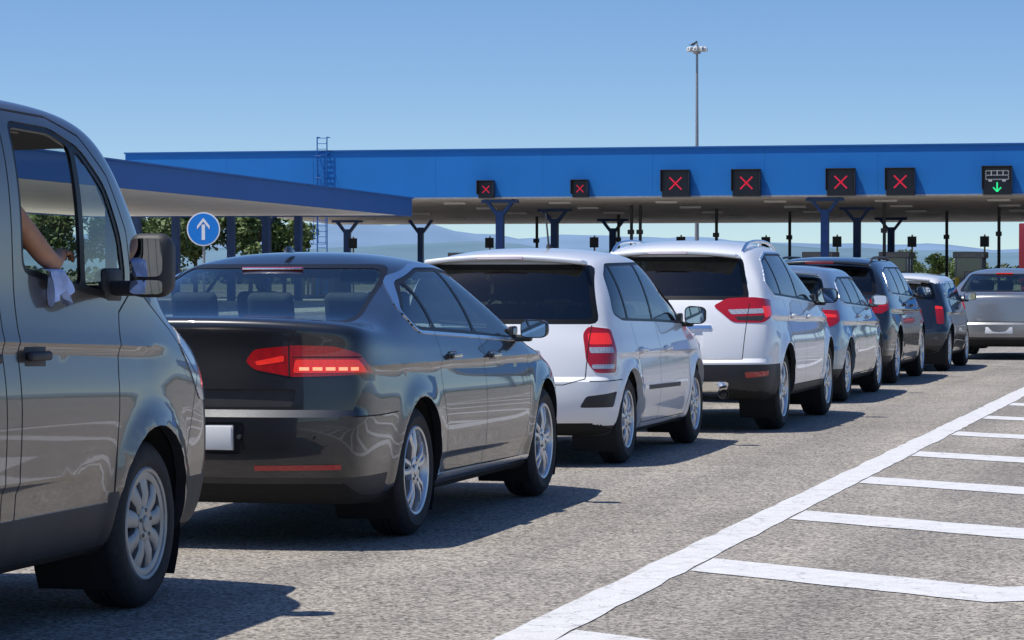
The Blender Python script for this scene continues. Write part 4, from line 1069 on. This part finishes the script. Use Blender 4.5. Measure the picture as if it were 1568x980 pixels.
cyl(bm,(0,0,0),(0,0,16.9),.17,.08,16);cyl(bm,(0,0,16.7),(0,0,17.1),.25,.3,16)
ring=[Vector((.55*math.cos(a),.55*math.sin(a),16.95)) for a in [2*math.pi*i/16 for i in range(17)]];tube(bm,ring,.05,6)
for i in range(8):
    a=2*math.pi*i/8;cyl(bm,(0,0,17.0),(.5*math.cos(a),.5*math.sin(a),16.97),.03,seg=6)
    box(bm,(.55*math.cos(a),.55*math.sin(a),17.02),(.40,.34,.30),Matrix.Rotation(a,3,'Z'),bev=.05,mi=1,taper=(.7,.7))
cyl(bm,(0,0,17.1),(0,0,17.5),.12,.03,12)
obj_bm(bm,'lamp',[GREY,mat('lamp_white',(.82,.81,.75),.4)],e)
e=empty('bird',(-38.35,201.8,17.2));bm=bmesh.new()
bmesh.ops.create_icosphere(bm,subdivisions=2,radius=1)
for v_ in bm.verts: v_.co=Vector((v_.co.x*.2,v_.co.y*.1,v_.co.z*.1+.2+v_.co.x*.08))
box(bm,(-.25,0,.14),(.22,.07,.03),bev=.01);bmesh.ops.create_icosphere(bm,subdivisions=2,radius=.07,matrix=Matrix.Translation((.2,0,.34)))
cyl(bm,(.25,0,.34),(.34,0,.33),.02,.004,6);cyl(bm,(0,.03,0),(0,.03,.12),.008,seg=5);cyl(bm,(0,-.03,0),(0,-.03,.12),.008,seg=5)
obj_bm(bm,'bird_body',[DARK],e)
# ================================================================ TREES / HILLS
LEAF=mat('foliage',(.10,.15,.04),.7,noise_amt=.5,nscale=1.2);BARK=mat('bark',(.10,.075,.05),.9,noise_amt=.3)
def tree_mesh(seed,h=6,cr=2.4,n=3600,leaf=.17):
    rg=random.Random(seed);bm=bmesh.new()
    cyl(bm,(0,0,0),(.1,0,h*.45),.16,.10,8,0)
    cl=[]
    for i in range(9):
        a=rg.uniform(0,6.28);r=rg.uniform(.3,.85)*cr;zz=rg.uniform(.45,.9)*h;p=Vector((r*math.cos(a),r*math.sin(a),zz));cyl(bm,(.05,0,h*rg.uniform(.25,.42)),p,.07,.02,6,0);cl.append((p,rg.uniform(.5,1.0)*cr*.5))
    cl.append((Vector((0,0,h*.85)),cr*.5))
    for i in range(8):
        a=rg.uniform(0,6.28);cl.append((Vector((rg.uniform(0,.9)*cr*math.cos(a),rg.uniform(0,.9)*cr*math.sin(a),rg.uniform(.3,.85)*h)),rg.uniform(.25,.5)*cr))
    for i in range(n):
        c,r=rg.choice(cl);dv=Vector((rg.gauss(0,1),rg.gauss(0,1),rg.gauss(0,1))).normalized()*r*rg.uniform(.55,1.05);dv.z*=.8;p=c+dv
        u=Vector((rg.gauss(0,1),rg.gauss(0,1),rg.gauss(0,1))).normalized();w=u.orthogonal().normalized();s_=leaf*rg.uniform(.6,1.3)
        f=bm.faces.new([bm.verts.new(p+q) for q in(u*s_,w*s_*.6,-u*s_,-w*s_*.6)]);f.material_index=1
    me=bpy.data.meshes.new('tree');bm.to_mesh(me);bm.free();me.materials.append(BARK);me.materials.append(LEAF);return me
tms=[tree_mesh(i) for i in range(3)]
def tree(X,Y,s,i,name='deciduous_tree'):
    o=bpy.data.objects.new(name,tms[i%3]);COL.objects.link(o);o.location=(X,Y,0);o.scale=(s,s,s);o.rotation_euler=(0,0,i*1.7)
for k,(X,Y,s) in enumerate([(-79,206,1.25),(-88,206,1.2),(-82.5,207,1.2),(-77.5,208,1.15),(-73.5,209,1.12),(-93,207,1.2),(-98,207,1.2),(-71.5,211,.95),(-33,262,.50),(-30.2,262,.58),(-28,264,.55),(-26,262,.48),(-24,265,.42),(-20,263,.35)]): tree(X,Y,s,k)
bm=bmesh.new();rg=random.Random(9)
for i in range(16000):
    X=rg.uniform(-330,160);hh=2.0+1.0*noise.noise(Vector((X*.05,0,0)))+.8*noise.noise(Vector((X*.3,3,0)))
    p=Vector((X,380+rg.uniform(-4,4),rg.uniform(0,1)*max(.5,hh)));u=Vector((rg.gauss(0,1),rg.gauss(0,1),rg.gauss(0,1))).normalized();w=u.orthogonal();s_=rg.uniform(.25,.5)
    bm.faces.new([bm.verts.new(p+q) for q in(u*s_,w*s_*.7,-u*s_,-w*s_*.7)])
obj_bm(bm,'distant_tree_line',[mat('far_foliage',(.09,.12,.08),.9,noise_amt=.3,nscale=.3)],smooth=False)
def hills(name,dist,keys,col,seed,depth=900):
    bm=bmesh.new();rows=[]
    N=300;a0,a1=-70,55
    for i in range(N+1):
        az=a0+(a1-a0)*i/N
        h=0
        for k in range(len(keys)-1):
            if keys[k][0]<=az<=keys[k+1][0]:
                t=(az-keys[k][0])/(keys[k+1][0]-keys[k][0]);t=t*t*(3-2*t);h=keys[k][1]+(keys[k+1][1]-keys[k][1])*t
        h*=1+.10*noise.noise(Vector((az*.9,seed,0)))+.06*noise.noise(Vector((az*4,seed,0)))+.02*noise.noise(Vector((az*15,seed,0)))
        dx,dy=math.sin(math.radians(az)),math.cos(math.radians(az))
        row=[]
        for j in range(9):
            t=j/8;r=dist-depth*(1-t);hh=h*(math.sin(t*math.pi/2)**1.3)*(1+.12*(1-t)*noise.noise(Vector((az*1.5,t*4,seed))));row.append(bm.verts.new((dx*r,dy*r,hh-.5*(1-t))))
        rows.append(row)
    for i in range(N):
        for j in range(8): bm.faces.new((rows[i][j],rows[i+1][j],rows[i+1][j+1],rows[i][j+1]))
    for f in bm.faces:
        f.normal_update()
        if f.normal.z<0: f.normal_flip()
    obj_bm(bm,name,[col],ang=180)
hills('distant_hills',5200,[(-70,60),(-24,70),(-20,82),(-17.4,94),(-16,88),(-15,72),(-14,64),(-13,74),(-11.5,66),(-9,58),(-6,54),(-5,46),(0,40),(20,60),(55,50)],mat('hazy_hills',(.17,.26,.38),1,noise_amt=.10,nscale=.004,spec=0),3)  # aerial haze is mixed into the hills' base colour
hills('near_hills',3400,[(-70,20),(-25,30),(-18,32),(-15,40),(-13,28),(-10,36),(-6,28),(0,25),(30,30),(55,25)],mat('hazy_hills_green',(.13,.21,.27),1,noise_amt=.15,nscale=.006,spec=0),7,500)  # nearer ridge: bluish distance haze painted into its colour too
# ================================================================ LIGHT
sd=Vector((-.37,-.24,1)).normalized()
el=math.asin(sd.z);az=math.atan2(sd.x,sd.y)
w=bpy.data.worlds.new('World');scene.world=w;w.use_nodes=True;nt=w.node_tree
bg=nt.nodes['Background'];sk=nt.nodes.new('ShaderNodeTexSky');sk.sky_type='NISHITA';sk.sun_disc=False;sk.sun_elevation=el;sk.sun_rotation=az
sk.air_density=1.0;sk.dust_density=.3;sk.ozone_density=1.8
tc=nt.nodes.new('ShaderNodeTexCoord');sp_=nt.nodes.new('ShaderNodeSeparateXYZ');cb=nt.nodes.new('ShaderNodeCombineXYZ')
nt.links.new(tc.outputs['Generated'],sp_.inputs[0])
ma=nt.nodes.new('ShaderNodeMath');ma.operation='MULTIPLY_ADD';ma.inputs[1].default_value=1.7;ma.inputs[2].default_value=.05
nt.links.new(sp_.outputs[2],ma.inputs[0]);nt.links.new(sp_.outputs[0],cb.inputs[0]);nt.links.new(sp_.outputs[1],cb.inputs[1]);nt.links.new(ma.outputs[0],cb.inputs[2])
nm=nt.nodes.new('ShaderNodeVectorMath');nm.operation='NORMALIZE';nt.links.new(cb.outputs[0],nm.inputs[0]);nt.links.new(nm.outputs[0],sk.inputs[0])
hs=nt.nodes.new('ShaderNodeHueSaturation');hs.inputs['Saturation'].default_value=1.25
hs.inputs['Hue'].default_value=.508
nt.links.new(sk.outputs[0],hs.inputs['Color']);nt.links.new(hs.outputs[0],bg.inputs[0]);bg.inputs[1].default_value=.135
L=bpy.data.lights.new('sun','SUN');L.energy=4.8;L.angle=math.radians(.5);L.color=(1,.955,.88)
lo=bpy.data.objects.new('sun',L);COL.objects.link(lo);lo.rotation_euler=sd.to_track_quat('Z','Y').to_euler()
# ================================================================ CAMERA
c=bpy.data.cameras.new('camera');c.sensor_width=36;c.lens=36*4500/1568;c.clip_end=20000;c.clip_start=.1
co=bpy.data.objects.new('camera',c);COL.objects.link(co);co.location=(0,0,1.35);co.rotation_euler=(math.radians(90-.891),0,math.radians(14.29))
scene.camera=co
scene.view_settings.view_transform='Standard';scene.view_settings.look='None';scene.view_settings.exposure=0
print('TOTAL',time.time()-T0)
